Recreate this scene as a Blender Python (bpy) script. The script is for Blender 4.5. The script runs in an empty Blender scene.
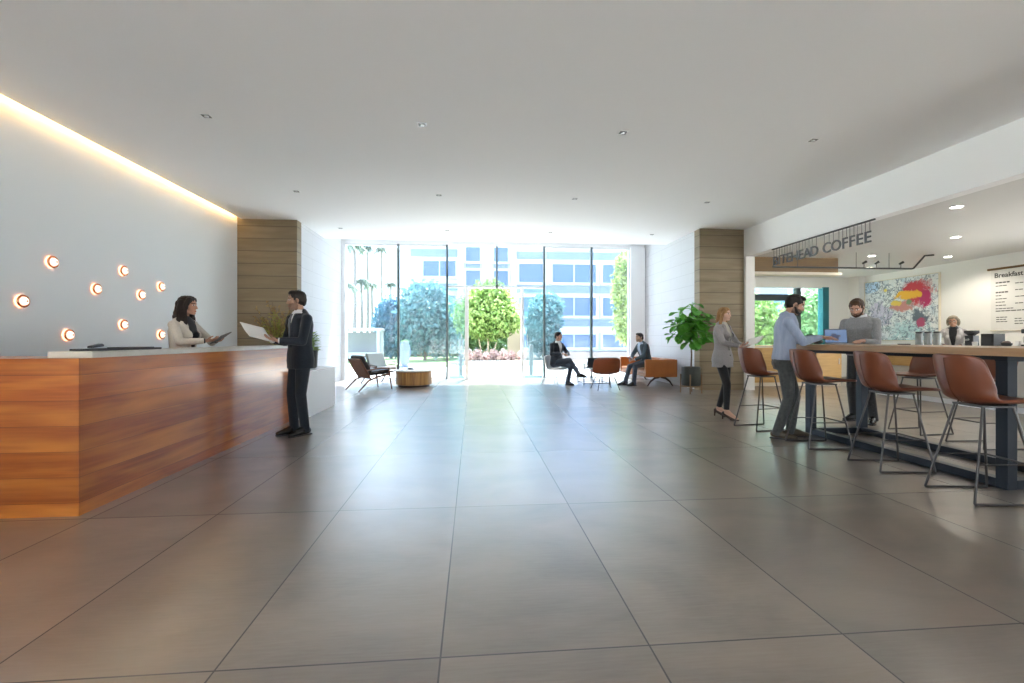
import bpy, bmesh, math, random
from math import sin, cos, pi, radians as R, sqrt
from mathutils import Vector as V, Matrix as M

random.seed(7)
C = bpy.context.scene.collection
sc = bpy.context.scene

# ------------------------------------------------------------------ materials
def mat(name, col, rough=.5, metal=0, spec=.5, coat=0, coat_r=.1, emit=None, es=0, trans=0, alpha=1, subs=0, sheen=0):
    m = bpy.data.materials.new(name); m.use_nodes = True
    b = m.node_tree.nodes['Principled BSDF']
    b.inputs['Base Color'].default_value = (*col, 1)
    b.inputs['Roughness'].default_value = rough
    b.inputs['Metallic'].default_value = metal
    b.inputs['Specular IOR Level'].default_value = spec
    b.inputs['Coat Weight'].default_value = coat
    b.inputs['Coat Roughness'].default_value = coat_r
    b.inputs['Sheen Weight'].default_value = sheen
    if emit:
        b.inputs['Emission Color'].default_value = (*emit, 1)
        b.inputs['Emission Strength'].default_value = es
    return m

class NT:
    """short helper round a node tree"""
    def __init__(s, m): s.t = m.node_tree; s.b = s.t.nodes.get('Principled BSDF')
    def n(s, typ, **kw):
        x = s.t.nodes.new(typ)
        for k, v in kw.items(): setattr(x, k, v)
        return x
    def l(s, a, b): s.t.links.new(a, b)
    def math(s, op, a, b=None, c=None):
        x = s.n('ShaderNodeMath', operation=op)
        for i, q in enumerate((a, b, c)):
            if q is None: continue
            if isinstance(q, (int, float)): x.inputs[i].default_value = q
            else: s.l(q, x.inputs[i])
        return x.outputs[0]
    def mix(s, f, a, b, typ='MIX'):
        x = s.n('ShaderNodeMix', data_type='RGBA', blend_type=typ)
        for i, q in ((0, f), (6, a), (7, b)):
            if isinstance(q, (int, float)): x.inputs[i].default_value = q
            elif isinstance(q, tuple): x.inputs[i].default_value = (*q, 1) if len(q) == 3 else q
            else: s.l(q, x.inputs[i])
        return x.outputs[2]
    def pos(s):
        return s.n('ShaderNodeNewGeometry').outputs['Position']
    def obj(s):
        return s.n('ShaderNodeTexCoord').outputs['Object']
    def mapv(s, vec, scale=(1, 1, 1), loc=(0, 0, 0), rot=(0, 0, 0)):
        x = s.n('ShaderNodeMapping'); s.l(vec, x.inputs[0])
        x.inputs['Location'].default_value = loc; x.inputs['Scale'].default_value = scale; x.inputs['Rotation'].default_value = rot
        return x.outputs[0]
    def noise(s, vec, scale=5, detail=3, rough=.5, dist=0):
        x = s.n('ShaderNodeTexNoise'); s.l(vec, x.inputs['Vector'])
        x.inputs['Scale'].default_value = scale; x.inputs['Detail'].default_value = detail
        x.inputs['Roughness'].default_value = rough; x.inputs['Distortion'].default_value = dist
        return x.outputs['Fac']
    def ramp(s, f, stops):
        x = s.n('ShaderNodeValToRGB'); s.l(f, x.inputs[0])
        e = x.color_ramp.elements
        while len(e) < len(stops): e.new(.5)
        for i, (p, c) in enumerate(stops):
            e[i].position = p; e[i].color = (*c, 1) if len(c) == 3 else c
        return x.outputs[0]
    def sep(s, v):
        x = s.n('ShaderNodeSeparateXYZ'); s.l(v, x.inputs[0]); return x.outputs
    def comb(s, a, b, c):
        x = s.n('ShaderNodeCombineXYZ')
        for i, q in enumerate((a, b, c)):
            if isinstance(q, (int, float)): x.inputs[i].default_value = q
            else: s.l(q, x.inputs[i])
        return x.outputs[0]
    def white(s, v):
        x = s.n('ShaderNodeTexWhiteNoise', noise_dimensions='3D'); s.l(v, x.inputs[0]); return x.outputs[0]
    def bump(s, h, strength=.2, dist=.01):
        x = s.n('ShaderNodeBump'); s.l(h, x.inputs['Height'])
        x.inputs['Strength'].default_value = strength; x.inputs['Distance'].default_value = dist
        s.l(x.outputs[0], s.b.inputs['Normal'])
    def col(s, c): s.l(c, s.b.inputs['Base Color'])
    def rough(s, c): s.l(c, s.b.inputs['Roughness'])

def m_noisy(name, c1, c2, scale=6, stretch=(1, 1, 1), bump=0, dist=.004, **kw):
    m = mat(name, c1, **kw); t = NT(m)
    f = t.noise(t.mapv(t.obj(), stretch), scale, 4, .55)
    t.col(t.mix(t.ramp(f, [(.3, (0, 0, 0)), (.7, (1, 1, 1))]), c1, c2))
    if bump: t.bump(f, bump, dist)
    return m

def m_floor():
    m = mat('floor_tile', (.2, .17, .15), spec=.6, coat=1, coat_r=.26); m.node_tree.nodes['Principled BSDF'].inputs['Coat IOR'].default_value = 1.9; t = NT(m)
    p = t.sep(t.pos())
    u = t.math('DIVIDE', t.math('ADD', p[0], .122 + .81 * 40), .81)
    v = t.math('DIVIDE', t.math('SUBTRACT', p[1], 1.73 - 1.54 * 40), 1.54)
    fu, fv = t.math('FRACT', u), t.math('FRACT', v)
    iu, iv = t.math('FLOOR', u), t.math('FLOOR', v)
    du = t.math('MULTIPLY', t.math('SUBTRACT', .5, t.math('ABSOLUTE', t.math('SUBTRACT', fu, .5))), .81)
    dv = t.math('MULTIPLY', t.math('SUBTRACT', .5, t.math('ABSOLUTE', t.math('SUBTRACT', fv, .5))), 1.54)
    d = t.math('MINIMUM', du, dv)
    line = t.math('LESS_THAN', d, .0035)
    rnd = t.white(t.comb(iu, iv, 3.3))
    shift = t.comb(t.math('MULTIPLY', rnd, 31), t.math('MULTIPLY', rnd, 17), 0)
    va = t.n('ShaderNodeVectorMath', operation='ADD'); t.l(t.pos(), va.inputs[0]); t.l(shift, va.inputs[1])
    fine = t.noise(t.mapv(va.outputs[0], (2.2, 26, 1)), 3, 5, .62)
    big = t.noise(t.mapv(va.outputs[0], (.8, 1.3, 1)), 1.4, 4, .55, .6)
    base = t.mix(t.ramp(big, [(.32, (0, 0, 0)), (.72, (1, 1, 1))]), FLOOR_A, FLOOR_B)
    base = t.mix(t.math('MULTIPLY', t.ramp(fine, [(.35, (0, 0, 0)), (.7, (1, 1, 1))]), .22), base, (.33, .29, .26))
    tone = t.math('ADD', .9, t.math('MULTIPLY', rnd, .2))
    sc_ = t.n('ShaderNodeVectorMath', operation='SCALE'); t.l(base, sc_.inputs[0]); t.l(tone, sc_.inputs['Scale'])
    t.col(t.mix(line, sc_.outputs[0], (.045, .04, .036)))
    t.rough(t.math('ADD', t.math('MULTIPLY', line, .3), t.math('ADD', .27, t.math('MULTIPLY', fine, .17))))
    t.bump(t.math('ADD', t.math('MULTIPLY', fine, .25), t.math('MULTIPLY', line, -1.5)), .12, .003)
    return m

def m_planks(name, c1, c2, c3, h=.15, zs=28, seam=.003, seamc=(.05, .03, .02), along=1.0, rough=.4, coat=0, coat_r=.1, spec=.5, contrast=.8, z0=0):
    """boards laid horizontally, grain running horizontally"""
    m = mat(name, c1, rough=rough, coat=coat, coat_r=coat_r, spec=spec); t = NT(m)
    P = t.pos(); p = t.sep(P)
    v = t.math('DIVIDE', t.math('ADD', p[2], 5 + z0), h)
    iv, fv = t.math('FLOOR', v), t.math('FRACT', v)
    rnd = t.white(t.comb(iv, 1.7, 9.1))
    e = t.math('MULTIPLY', t.math('SUBTRACT', .5, t.math('ABSOLUTE', t.math('SUBTRACT', fv, .5))), h)
    line = t.math('LESS_THAN', e, seam)
    va = t.n('ShaderNodeVectorMath', operation='ADD'); t.l(P, va.inputs[0])
    t.l(t.comb(t.math('MULTIPLY', rnd, 23), t.math('MULTIPLY', rnd, 41), 0), va.inputs[1])
    g = t.noise(t.mapv(va.outputs[0], (along, along, zs)), 1.0, 6, .6, .5)
    g2 = t.noise(t.mapv(va.outputs[0], (along * .5, along * .5, 4)), 1.6, 3, .5, .3)
    c = t.mix(t.ramp(g, [(.5 - .25 / (contrast + .25), (0, 0, 0)), (.5 + .25 / (contrast + .25), (1, 1, 1))]), c1, c2)
    c = t.mix(t.ramp(g2, [(.42, (0, 0, 0)), (.7, (1, 1, 1))]), c, c3)
    tone = t.math('ADD', .88, t.math('MULTIPLY', rnd, .24))
    s_ = t.n('ShaderNodeVectorMath', operation='SCALE'); t.l(c, s_.inputs[0]); t.l(tone, s_.inputs['Scale'])
    t.col(t.mix(line, s_.outputs[0], seamc))
    t.bump(t.math('SUBTRACT', t.math('MULTIPLY', g, .3), line), .15, .003)
    return m

def m_panels(name, c, hz, wy, axis=1, seam=.004, dark=.75, rough=.6):
    """large wall panels with fine seams"""
    m = mat(name, c, rough=rough, spec=.3); t = NT(m); P = t.pos(); p = t.sep(P)
    fz = t.math('FRACT', t.math('DIVIDE', t.math('ADD', p[2], 5), hz))
    iz = t.math('FLOOR', t.math('DIVIDE', t.math('ADD', p[2], 5), hz))
    ez = t.math('MULTIPLY', t.math('SUBTRACT', .5, t.math('ABSOLUTE', t.math('SUBTRACT', fz, .5))), hz)
    off = t.math('MULTIPLY', t.math('FRACT', t.math('MULTIPLY', iz, .5)), wy)
    fy = t.math('FRACT', t.math('DIVIDE', t.math('ADD', t.math('ADD', p[axis], 50), off), wy))
    ey = t.math('MULTIPLY', t.math('SUBTRACT', .5, t.math('ABSOLUTE', t.math('SUBTRACT', fy, .5))), wy)
    line = t.math('LESS_THAN', t.math('MINIMUM', ez, ey), seam)
    f = t.noise(t.mapv(P, (1, 1, 6)), 2, 4, .5)
    c2 = tuple(x * .93 for x in c)
    base = t.mix(f, c, c2)
    t.col(t.mix(line, base, tuple(x * dark for x in c)))
    t.bump(t.math('MULTIPLY', line, -1), .2, .003)
    return m

def m_glass(name, tint, haze=.06, refl=.9):
    m = bpy.data.materials.new(name); m.use_nodes = True; t = NT(m); t.t.nodes.clear()
    out = t.n('ShaderNodeOutputMaterial'); tr = t.n('ShaderNodeBsdfTransparent'); gl = t.n('ShaderNodeBsdfGlossy'); df = t.n('ShaderNodeBsdfDiffuse')
    tr.inputs[0].default_value = (*tint, 1); gl.inputs['Roughness'].default_value = .02; df.inputs[0].default_value = (.85, .95, 1, 1)
    fr = t.n('ShaderNodeFresnel'); fr.inputs[0].default_value = 1.45
    m1 = t.n('ShaderNodeMixShader'); m1.inputs[0].default_value = haze
    t.l(tr.outputs[0], m1.inputs[1]); t.l(df.outputs[0], m1.inputs[2])
    m2 = t.n('ShaderNodeMixShader'); bf = t.n('ShaderNodeNewGeometry').outputs['Backfacing']; t.l(t.math('MULTIPLY', t.math('MULTIPLY', fr.outputs[0], refl), t.math('SUBTRACT', 1, bf)), m2.inputs[0])
    t.l(m1.outputs[0], m2.inputs[1]); t.l(gl.outputs[0], m2.inputs[2]); t.l(m2.outputs[0], out.inputs[0])
    return m

def m_leaf(name, c1, c2, tr=.35, scale=3):
    m = bpy.data.materials.new(name); m.use_nodes = True; t = NT(m); b = t.b
    out = [n for n in t.t.nodes if n.type == 'OUTPUT_MATERIAL'][0]
    f = t.noise(t.obj(), scale, 3)
    c = t.mix(t.ramp(f, [(.35, (0, 0, 0)), (.65, (1, 1, 1))]), c1, c2)
    t.col(c); b.inputs['Roughness'].default_value = .45
    tl = t.n('ShaderNodeBsdfTranslucent'); t.l(c, tl.inputs[0])
    mx = t.n('ShaderNodeMixShader'); mx.inputs[0].default_value = tr
    t.l(b.outputs[0], mx.inputs[1]); t.l(tl.outputs[0], mx.inputs[2]); t.l(mx.outputs[0], out.inputs[0])
    return m

def m_skin(name):
    m = mat(name, (.6, .4, .3), rough=.5, spec=.35); t = NT(m)
    a = t.n('ShaderNodeAttribute'); a.attribute_name = 'tint'
    t.col(a.outputs['Color']); return m

SKY, SUN, EXPO = 1.4, 8.2, 2.33
RW, LW, LY, CY = 1.2, 3.4, -0.8, 1.0  # extents of the unseen windows added to let in fill daylight
FLOOR_A, FLOOR_B = (.235, .180, .136), (.128, .098, .076)
MT = {}
def mm(k, *a, **kw): MT[k] = mat(k, *a, **kw); return MT[k]
MT['floor'] = m_floor()
mm('ceiling', (.93, .93, .93), rough=.8, spec=.2)
mm('wall', (.76, .80, .82), rough=.7, spec=.2)
mm('wall_cafe', (.87, .86, .83), rough=.7, spec=.2)
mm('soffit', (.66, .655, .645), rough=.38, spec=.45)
MT['stone'] = m_panels('stone', (.62, .635, .665), .30, 1.2, 1, dark=.74)
MT['pier'] = m_planks('pier', (.245, .190, .115), (.200, .152, .090), (.28, .22, .14), h=.27, zs=30, seam=.006, seamc=(.09, .07, .045), along=1.2, rough=.55, contrast=.6)
MT['wood'] = m_planks('counter_wood', (.46, .122, .014), (.25, .056, .007), (.62, .21, .034), h=.173, zs=38, seam=.0012, seamc=(.12, .035, .01), along=1.1, rough=.35, coat=.45, coat_r=.14, spec=.3, contrast=.85, z0=.1)
MT['ledge'] = m_noisy('ledge_stone', (.66, .63, .56), (.58, .55, .48), 9, rough=.28, spec=.5)
mm('white_paint', (.82, .83, .85), rough=.5)
mm('white_gloss', (.85, .85, .86), rough=.25)
mm('mullion', (.10, .13, .14), rough=.35, metal=.4)
mm('pale_metal', (.72, .75, .77), rough=.35, metal=.3)
MT['glass'] = m_glass('facade_glass', (.765, .825, .88), .08)
MT['glass_clear'] = m_glass('clear_glass', (.97, .98, .98), .0, .6)
MT['glass_side'] = m_glass('side_glass', (.86, .935, .96), .06)
MT['glass_cafe'] = m_glass('cafe_glass', (.86, .95, .95), .05)
mm('teal', (.02, .19, .24), rough=.4)
mm('dark_frame', (.035, .06, .065), rough=.4)
MT['bar_top'] = m_noisy('bar_top', (.48, .30, .16), (.36, .21, .105), 3, (9, .8, 9), rough=.35)
mm('steel_dark', (.026, .033, .044), rough=.42, metal=.5)
MT['leather'] = m_noisy('leather_cognac', (.195, .058, .026), (.155, .044, .019), 5, rough=.36, spec=.5, bump=.05)
mm('leather_seam', (.12, .035, .014), rough=.5)
mm('wire', (.085, .08, .078), rough=.42, metal=.7)
MT['tan_leather'] = m_noisy('tan_leather', (.40, .125, .02), (.33, .095, .014), 4, rough=.45)
MT['shell_leather'] = m_noisy('shell_leather', (.27, .065, .018), (.21, .045, .012), 4, rough=.42)
mm('dark_cushion', (.035, .026, .024), rough=.6)
mm('dark_wood', (.035, .018, .012), rough=.4)
MT['walnut'] = m_noisy('walnut', (.22, .085, .04), (.15, .052, .024), 4, (2, 2, 12), rough=.4)
MT['cane'] = m_noisy('cane', (.30, .14, .085), (.20, .085, .05), 40, rough=.6)
mm('grey_cushion', (.13, .145, .145), rough=.8)
mm('white_cushion', (.42, .42, .43), rough=.8)
mm('pink_cushion', (.62, .40, .30), rough=.8)
MT['barrel'] = m_noisy('barrel', (.52, .28, .085), (.22, .09, .026), 3.5, (5, 5, .35), rough=.4)
MT['drum_top'] = m_noisy('drum_top', (.80, .72, .64), (.74, .66, .58), 6, rough=.4)
MT['pot'] = m_noisy('pot_dark', (.034, .040, .036), (.024, .029, .026), 8, rough=.45)
mm('stand_wood', (.23, .13, .06), rough=.5)
mm('soil', (.05, .035, .025), rough=.9)
mm('bark', (.16, .11, .07), rough=.8)
mm('bark_pale', (.42, .36, .28), rough=.8)
mm('bark_palm', (.20, .18, .16), rough=.8)
MT['fig'] = m_leaf('fig_leaf', (.07, .30, .03), (.16, .46, .07), .25, 4)
MT['leaf'] = m_leaf('tree_leaf', (.13, .26, .055), (.28, .39, .13), .4)
MT['leaf_glass_tint'] = m_leaf('tree_leaf_glass_tint', (.09, .24, .27), (.17, .34, .35), .4)  # blue cast and haze of the glass painted into the leaf colour
MT['leaf_glass_blue'] = m_leaf('tree_leaf_glass_blue', (.045, .17, .27), (.09, .26, .36), .35)  # leaves coloured with the strong blue reflection on the glass
MT['leaf_mid'] = m_leaf('tree_leaf_mid', (.16, .34, .14), (.34, .48, .24), .4)
MT['leaf_vine'] = m_leaf('tree_leaf_vine', (.22, .36, .06), (.52, .58, .24), .45)
MT['leaf_plant'] = m_leaf('pot_leaf', (.16, .34, .04), (.36, .50, .10), .35, 8)
MT['dry'] = m_leaf('dry_bud', (.25, .15, .06), (.44, .32, .12), .3, 9)
MT['dry_green'] = m_leaf('dry_green', (.30, .33, .06), (.46, .44, .12), .35, 9)
MT['flower'] = m_leaf('flower_pink', (.55, .36, .34), (.72, .58, .52), .3, 6)
MT['palm'] = m_leaf('palm_leaf', (.09, .15, .10), (.16, .22, .15), .25)
MT['paving'] = m_noisy('paving', (.70, .68, .64), (.62, .60, .57), 2, rough=.8)
MT['grass'] = m_noisy('grass', (.24, .36, .12), (.36, .42, .18), 9, rough=.9)
mm('kerb', (.45, .44, .40), rough=.8)
mm('facade_white', (.57, .605, .66), rough=.7)
mm('facade_pane_sky', (.045, .115, .26), rough=.12, spec=.7)  # reflected blue sky painted as the pane's base colour
mm('facade_spandrel', (.15, .21, .345), rough=.4)
mm('facade_frame', (.57, .62, .68), rough=.5)
mm('beige_wall', (.55, .48, .36), rough=.8)
mm('steel', (.50, .50, .49), rough=.35, metal=.8)
mm('urn', (.15, .19, .28), rough=.5)
MT['oak'] = m_noisy('oak', (.60, .38, .14), (.50, .30, .10), 3, (1, 1, 9), rough=.4)
MT['brown_wood'] = m_noisy('brown_wood', (.19, .105, .028), (.145, .078, .02), 3, (1, 1, 10), rough=.4)
mm('cream', (.72, .66, .54), rough=.5)
mm('black', (.018, .018, .020), rough=.4)
mm('black_soft', (.03, .03, .032), rough=.7)
mm('rail_black', (.02, .022, .02), rough=.4)
mm('counter_front', (.50, .47, .42), rough=.45)
mm('counter_top', (.72, .70, .66), rough=.3)
mm('copper', (.62, .27, .15), rough=.25, metal=.9)
mm('sconce_glow', (1, .9, .85), emit=(1, .74, .58), es=.30)
mm('led_warm', (1, .8, .5), emit=(1, .60, .22), es=3.2)
mm('halo', (1, .5, .3), emit=(1, .34, .15), es=1.7)
mm('lamp_white', (1, 1, 1), emit=(1, .93, .82), es=9)
mm('aperture', (.10, .10, .09), rough=.4)
mm('trim_white', (.9, .9, .9), rough=.5)
mm('paper', (.80, .79, .76), rough=.7)
mm('ink', (.06, .06, .06), rough=.7)
mm('screen', (.1, .15, .25), rough=.2, emit=(.20, .30, .50), es=.11)
mm('screen_mark', (.1, .1, .1), rough=.3, emit=(.05, .08, .2), es=.1)
mm('clear_jar', (.24, .26, .26), rough=.1, spec=.7)
mm('jar_fill', (.16, .13, .11), rough=.7)
mm('sign_metal', (.075, .08, .085), rough=.4, metal=.3)
MT['skin'] = m_skin('skin')
mm('lens_dark', (.03, .02, .02), rough=.15)

# ------------------------------------------------------------------ mesh builder
def frame(d, up=V((0, 0, 1))):
    d = d.normalized()
    if abs(d.dot(up)) > .97: up = V((0, 1, 0)) if abs(d.y) < .9 else V((1, 0, 0))
    a = d.cross(up).normalized(); return a, a.cross(d).normalized()

class MB:
    def __init__(s): s.v = []; s.f = []
    def add(s, vs, fs):
        b = len(s.v); s.v += [tuple(p) for p in vs]; s.f += [tuple(b + i for i in f) for f in fs]; return s
    def box(s, c, d, rot=None, about=None):
        hx, hy, hz = d[0] / 2, d[1] / 2, d[2] / 2
        vs = [V((x, y, z)) for x in (-hx, hx) for y in (-hy, hy) for z in (-hz, hz)]
        if rot is not None: vs = [rot @ p for p in vs]
        c = V(c)
        return s.add([p + c for p in vs], [(0, 1, 3, 2), (4, 6, 7, 5), (0, 4, 5, 1), (2, 3, 7, 6), (0, 2, 6, 4), (1, 5, 7, 3)])
    def bx(s, x0, x1, y0, y1, z0, z1):
        return s.box(((x0 + x1) / 2, (y0 + y1) / 2, (z0 + z1) / 2), (abs(x1 - x0), abs(y1 - y0), abs(z1 - z0)))
    def rings(s, rs, cap=True, closed=False):
        n = len(rs[0]); b = len(s.v)
        for r in rs: s.v += [tuple(p) for p in r]
        m = len(rs)
        for i in range(m if closed else m - 1):
            j = (i + 1) % m
            for k in range(n):
                l = (k + 1) % n
                s.f.append((b + i * n + k, b + i * n + l, b + j * n + l, b + j * n + k))
        if cap and not closed:
            s.f.append(tuple(b + k for k in range(n))[::-1]); s.f.append(tuple(b + (m - 1) * n + k for k in range(n)))
        return s
    def tube(s, path, r, n=8, closed=False, flat=1.0):
        P = [V(p) for p in path]; m = len(P); rr = r if isinstance(r, (list, tuple)) else [r] * m
        rs = []; a = None
        for i in range(m):
            if closed: d = P[(i + 1) % m] - P[i - 1]
            else: d = P[min(i + 1, m - 1)] - P[max(i - 1, 0)]
            d.normalize()
            if a is None: a, b = frame(d)
            else:
                a = (a - d * a.dot(d))
                a = a.normalized() if a.length > 1e-5 else frame(d)[0]
                b = a.cross(d).normalized()
            rs.append([P[i] + a * (rr[i] * cos(2 * pi * k / n)) + b * (rr[i] * flat * sin(2 * pi * k / n)) for k in range(n)])
        return s.rings(rs, True, closed)
    def lathe(s, prof, n=24, c=(0, 0, 0)):
        c = V(c)
        return s.rings([[c + V((r * cos(2 * pi * k / n), r * sin(2 * pi * k / n), z)) for k in range(n)] for r, z in prof])
    def ell(s, c, r, rot=None, n=16, m=10):
        c = V(c); rs = []
        for i in range(1, m):
            t = pi * i / m
            ring = [V((r[0] * sin(t) * cos(2 * pi * k / n), r[1] * sin(t) * sin(2 * pi * k / n), -r[2] * cos(t))) for k in range(n)]
            rs.append([c + ((rot @ p) if rot is not None else p) for p in ring])
        return s.rings(rs)
    def limb(s, p0, p1, r0, r1, c0=True, c1=True, n=12, wide=None, wf=1.0):
        """tapered capsule; c0/c1: rounded ends; wide: direction to scale by wf"""
        p0, p1 = V(p0), V(p1); d = p1 - p0; L = d.length; d = d.normalized()
        if wide is not None:
            w = V(wide); a = (w - d * w.dot(d)).normalized(); b = d.cross(a)
        else: a, b = frame(d); wf = 1
        st = []
        if c0: st += [(-r0 * cos(t), r0 * sin(t)) for t in (pi * .08, pi * .2, pi * .35)]
        st += [(0, r0), (L * .5, (r0 + r1) / 2), (L, r1)]
        if c1: st += [(L + r1 * sin(t), r1 * cos(t)) for t in (pi * .15, pi * .3, pi * .42)]
        return s.rings([[p0 + d * h + a * (r * wf * cos(2 * pi * k / n)) + b * (r * sin(2 * pi * k / n)) for k in range(n)] for h, r in st])
    def grid(s, fn, nu, nv):
        b = len(s.v)
        for j in range(nv + 1):
            for i in range(nu + 1): s.v.append(tuple(fn(i / nu, j / nv)))
        for j in range(nv):
            for i in range(nu):
                a = b + j * (nu + 1) + i; s.f.append((a, a + 1, a + nu + 2, a + nu + 1))
        return s
    def prism(s, poly, y0, y1, fn=None):
        """polygon in (x,z) extruded along y"""
        n = len(poly); b = len(s.v)
        fn = fn or (lambda x, y, z: (x, y, z))
        s.v += [fn(x, y0, z) for x, z in poly] + [fn(x, y1, z) for x, z in poly]
        s.f.append(tuple(b + k for k in range(n))); s.f.append(tuple(b + n + k for k in range(n))[::-1])
        for k in range(n):
            l = (k + 1) % n; s.f.append((b + k, b + n + k, b + n + l, b + l))
        return s
    def mesh(s, name):
        me = bpy.data.meshes.new(name); me.from_pydata(s.v, [], s.f); me.update()
        bm = bmesh.new(); bm.from_mesh(me); bmesh.ops.recalc_face_normals(bm, faces=bm.faces); bm.to_mesh(me); bm.free()
        return me
    def build(s, name, m, parent=None, smooth=38, bevel=0, seg=2, solid=0, sub=0, loc=None):
        me = s.mesh(name)
        return link(name, me, m, parent, smooth, bevel, seg, solid, sub, loc)

def link(name, me, m, parent=None, smooth=38, bevel=0, seg=2, solid=0, sub=0, loc=None):
    if m is not None: me.materials.append(MT[m] if isinstance(m, str) else m)
    if smooth:
        me.polygons.foreach_set('use_smooth', [True] * len(me.polygons))
        if smooth < 180: me.set_sharp_from_angle(angle=R(smooth))
    o = bpy.data.objects.new(name, me); C.objects.link(o)
    if parent: o.parent = parent
    if loc: o.location = loc
    if solid:
        q = o.modifiers.new('solid', 'SOLIDIFY'); q.thickness = solid; q.offset = 0
    if sub:
        q = o.modifiers.new('sub', 'SUBSURF'); q.levels = sub; q.render_levels = sub
    if bevel:
        q = o.modifiers.new('bevel', 'BEVEL'); q.width = bevel; q.segments = seg; q.limit_method = 'ANGLE'; q.angle_limit = R(40); q.harden_normals = True
    return o

def remesh(mb, voxel, smooth=3, fac=.5):
    me = mb.mesh('tmp'); o = bpy.data.objects.new('tmp', me); C.objects.link(o)
    r = o.modifiers.new('r', 'REMESH'); r.mode = 'VOXEL'; r.voxel_size = voxel
    if smooth:
        q = o.modifiers.new('s', 'SMOOTH'); q.factor = fac; q.iterations = smooth
    dg = bpy.context.evaluated_depsgraph_get(); dg.update()
    out = bpy.data.meshes.new_from_object(o.evaluated_get(dg))
    bpy.data.objects.remove(o); bpy.data.meshes.remove(me)
    return out

def thing(name, label, cat, loc=(0, 0, 0), rz=0, group=None):
    o = bpy.data.objects.new(name, None); C.objects.link(o); o.location = loc; o.rotation_euler = (0, 0, R(rz))
    o.empty_display_size = .1
    return tag(o, label, cat, group)
def tag(o, label, cat, group=None, kind=None):
    o['label'] = label; o['category'] = cat
    if group: o['group'] = group
    if kind: o['kind'] = kind
    return o
def struct(o, label=None, cat=None):
    o['kind'] = 'structure'
    if label: o['label'] = label
    if cat: o['category'] = cat
    return o
def sthing(name, label=None, cat=None):
    o = bpy.data.objects.new(name, None); C.objects.link(o); return struct(o, label, cat)
def dup(root, loc, rz, label, group=None):
    r = root.copy(); C.objects.link(r); r.location = loc; r.rotation_euler = (0, 0, R(rz)); r['label'] = label
    if group: r['group'] = group
    for ch in list(root.children):
        c = ch.copy(); C.objects.link(c); c.parent = r
        for g in list(ch.children):
            e = g.copy(); C.objects.link(e); e.parent = c
    return r

def text_mesh(body, size, extrude=.004, align='LEFT', bold=0):
    cu = bpy.data.curves.new('t', 'FONT'); cu.body = body; cu.size = size; cu.extrude = extrude; cu.align_x = align; cu.offset = bold
    cu.resolution_u = 4
    o = bpy.data.objects.new('t', cu); C.objects.link(o)
    dg = bpy.context.evaluated_depsgraph_get(); dg.update()
    me = bpy.data.meshes.new_from_object(o.evaluated_get(dg)); bpy.data.objects.remove(o); return me

# ------------------------------------------------------------------ camera
cam = bpy.data.cameras.new('camera'); co = bpy.data.objects.new('camera', cam); C.objects.link(co)
co.location = (0, 0, 1.2); co.rotation_euler = (R(90), 0, R(-4.9))
cam.sensor_width = 36; cam.lens = 36 * 455 / 1024; cam.shift_y = -2.5 / 1024; cam.clip_start = .05; cam.clip_end = 400
sc.camera = co

# ------------------------------------------------------------------ the room
H = 3.787           # hall ceiling
HC = 3.15           # cafe ceiling
XL, XR, XW = -5.05, 6.4, 12.2
YP, YF, YB = 10.25, 13.6, -6.0
struct(MB().bx(XL - .3, XW + .3, YB - .3, YF + .1, -.2, 0).build('floor', 'floor', smooth=0), 'large grey brown stone tiles with dark joints', 'floor')
struct(MB().bx(XL + .08, XR + .18, YB - .3, 12.1, H, 4.3).build('ceiling', 'ceiling', smooth=0), 'flat white hall ceiling', 'ceiling')
struct(MB().bx(XL - .3, XR + .3, 12.1, YF + .3, 4.12, 4.3).build('ceiling_pocket', 'ceiling', smooth=0), 'raised ceiling strip along the glass front', 'ceiling')
struct(MB().bx(XL - .3, XL + .08, YB - .3, 12.1, 4.02, 4.3).build('ceiling_cove', 'ceiling', smooth=0), 'top of the light slot along the left wall', 'ceiling')
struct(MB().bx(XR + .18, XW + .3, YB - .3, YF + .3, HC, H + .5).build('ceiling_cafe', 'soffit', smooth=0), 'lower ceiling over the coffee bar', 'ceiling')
w = MB(); w.bx(XL - .3, XL, LY, YP, 0, 4.1); w.bx(XL - .3, XL, YB - .3, LY, 0, .1); w.bx(XL - .3, XL, YB - .3, LY, LW, 4.1); w.bx(XL - .3, XL, YB - .3, YB + .2, .1, LW)
struct(w.build('wall_left', 'wall', smooth=0), 'white wall behind the reception counter', 'wall')
wl = sthing('window_7', 'unseen side windows added beside the viewpoint for fill daylight', 'window')  # glazing out of view, added so daylight brightens ceiling and beam
MB().bx(XL - .16, XL - .15, YB + .2, LY, .1, LW).build('pane', 'glass_clear', wl, 0)
q = MB()
for y in (YB + .23, -4.6, -3.3, LY - .03): q.bx(XL - .2, XL - .1, y - .03, y + .03, .1, LW)
q.build('mullion', 'mullion', wl, 0)
struct(MB().bx(XL - .3, -3.81, YP, YP + .25, 0, 4.1).build('wall_left_pier', 'pier', smooth=0), 'brown board wall end left of the glass front', 'wall')
struct(MB().bx(-4.1, -3.81, YP + .25, YF + .3, 0, 4.3).build('wall_left_entrance', 'stone', smooth=0), 'white stone panel wall left of the entrance', 'wall')
struct(MB().bx(5.29, 6.38, YP, YP + .25, 0, H).build('wall_right_pier', 'pier', smooth=0), 'brown board wall end right of the glass front', 'wall')
struct(MB().bx(5.29, 5.5, YP + .25, YF + .3, 0, 4.3).build('wall_right_entrance', 'stone', smooth=0), 'white stone panel wall right of the entrance', 'wall')
struct(MB().bx(5.5, 6.4, YP + .25, YF + .3, 3.1, 4.3).build('wall_right_fill', 'wall', smooth=0))
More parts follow.
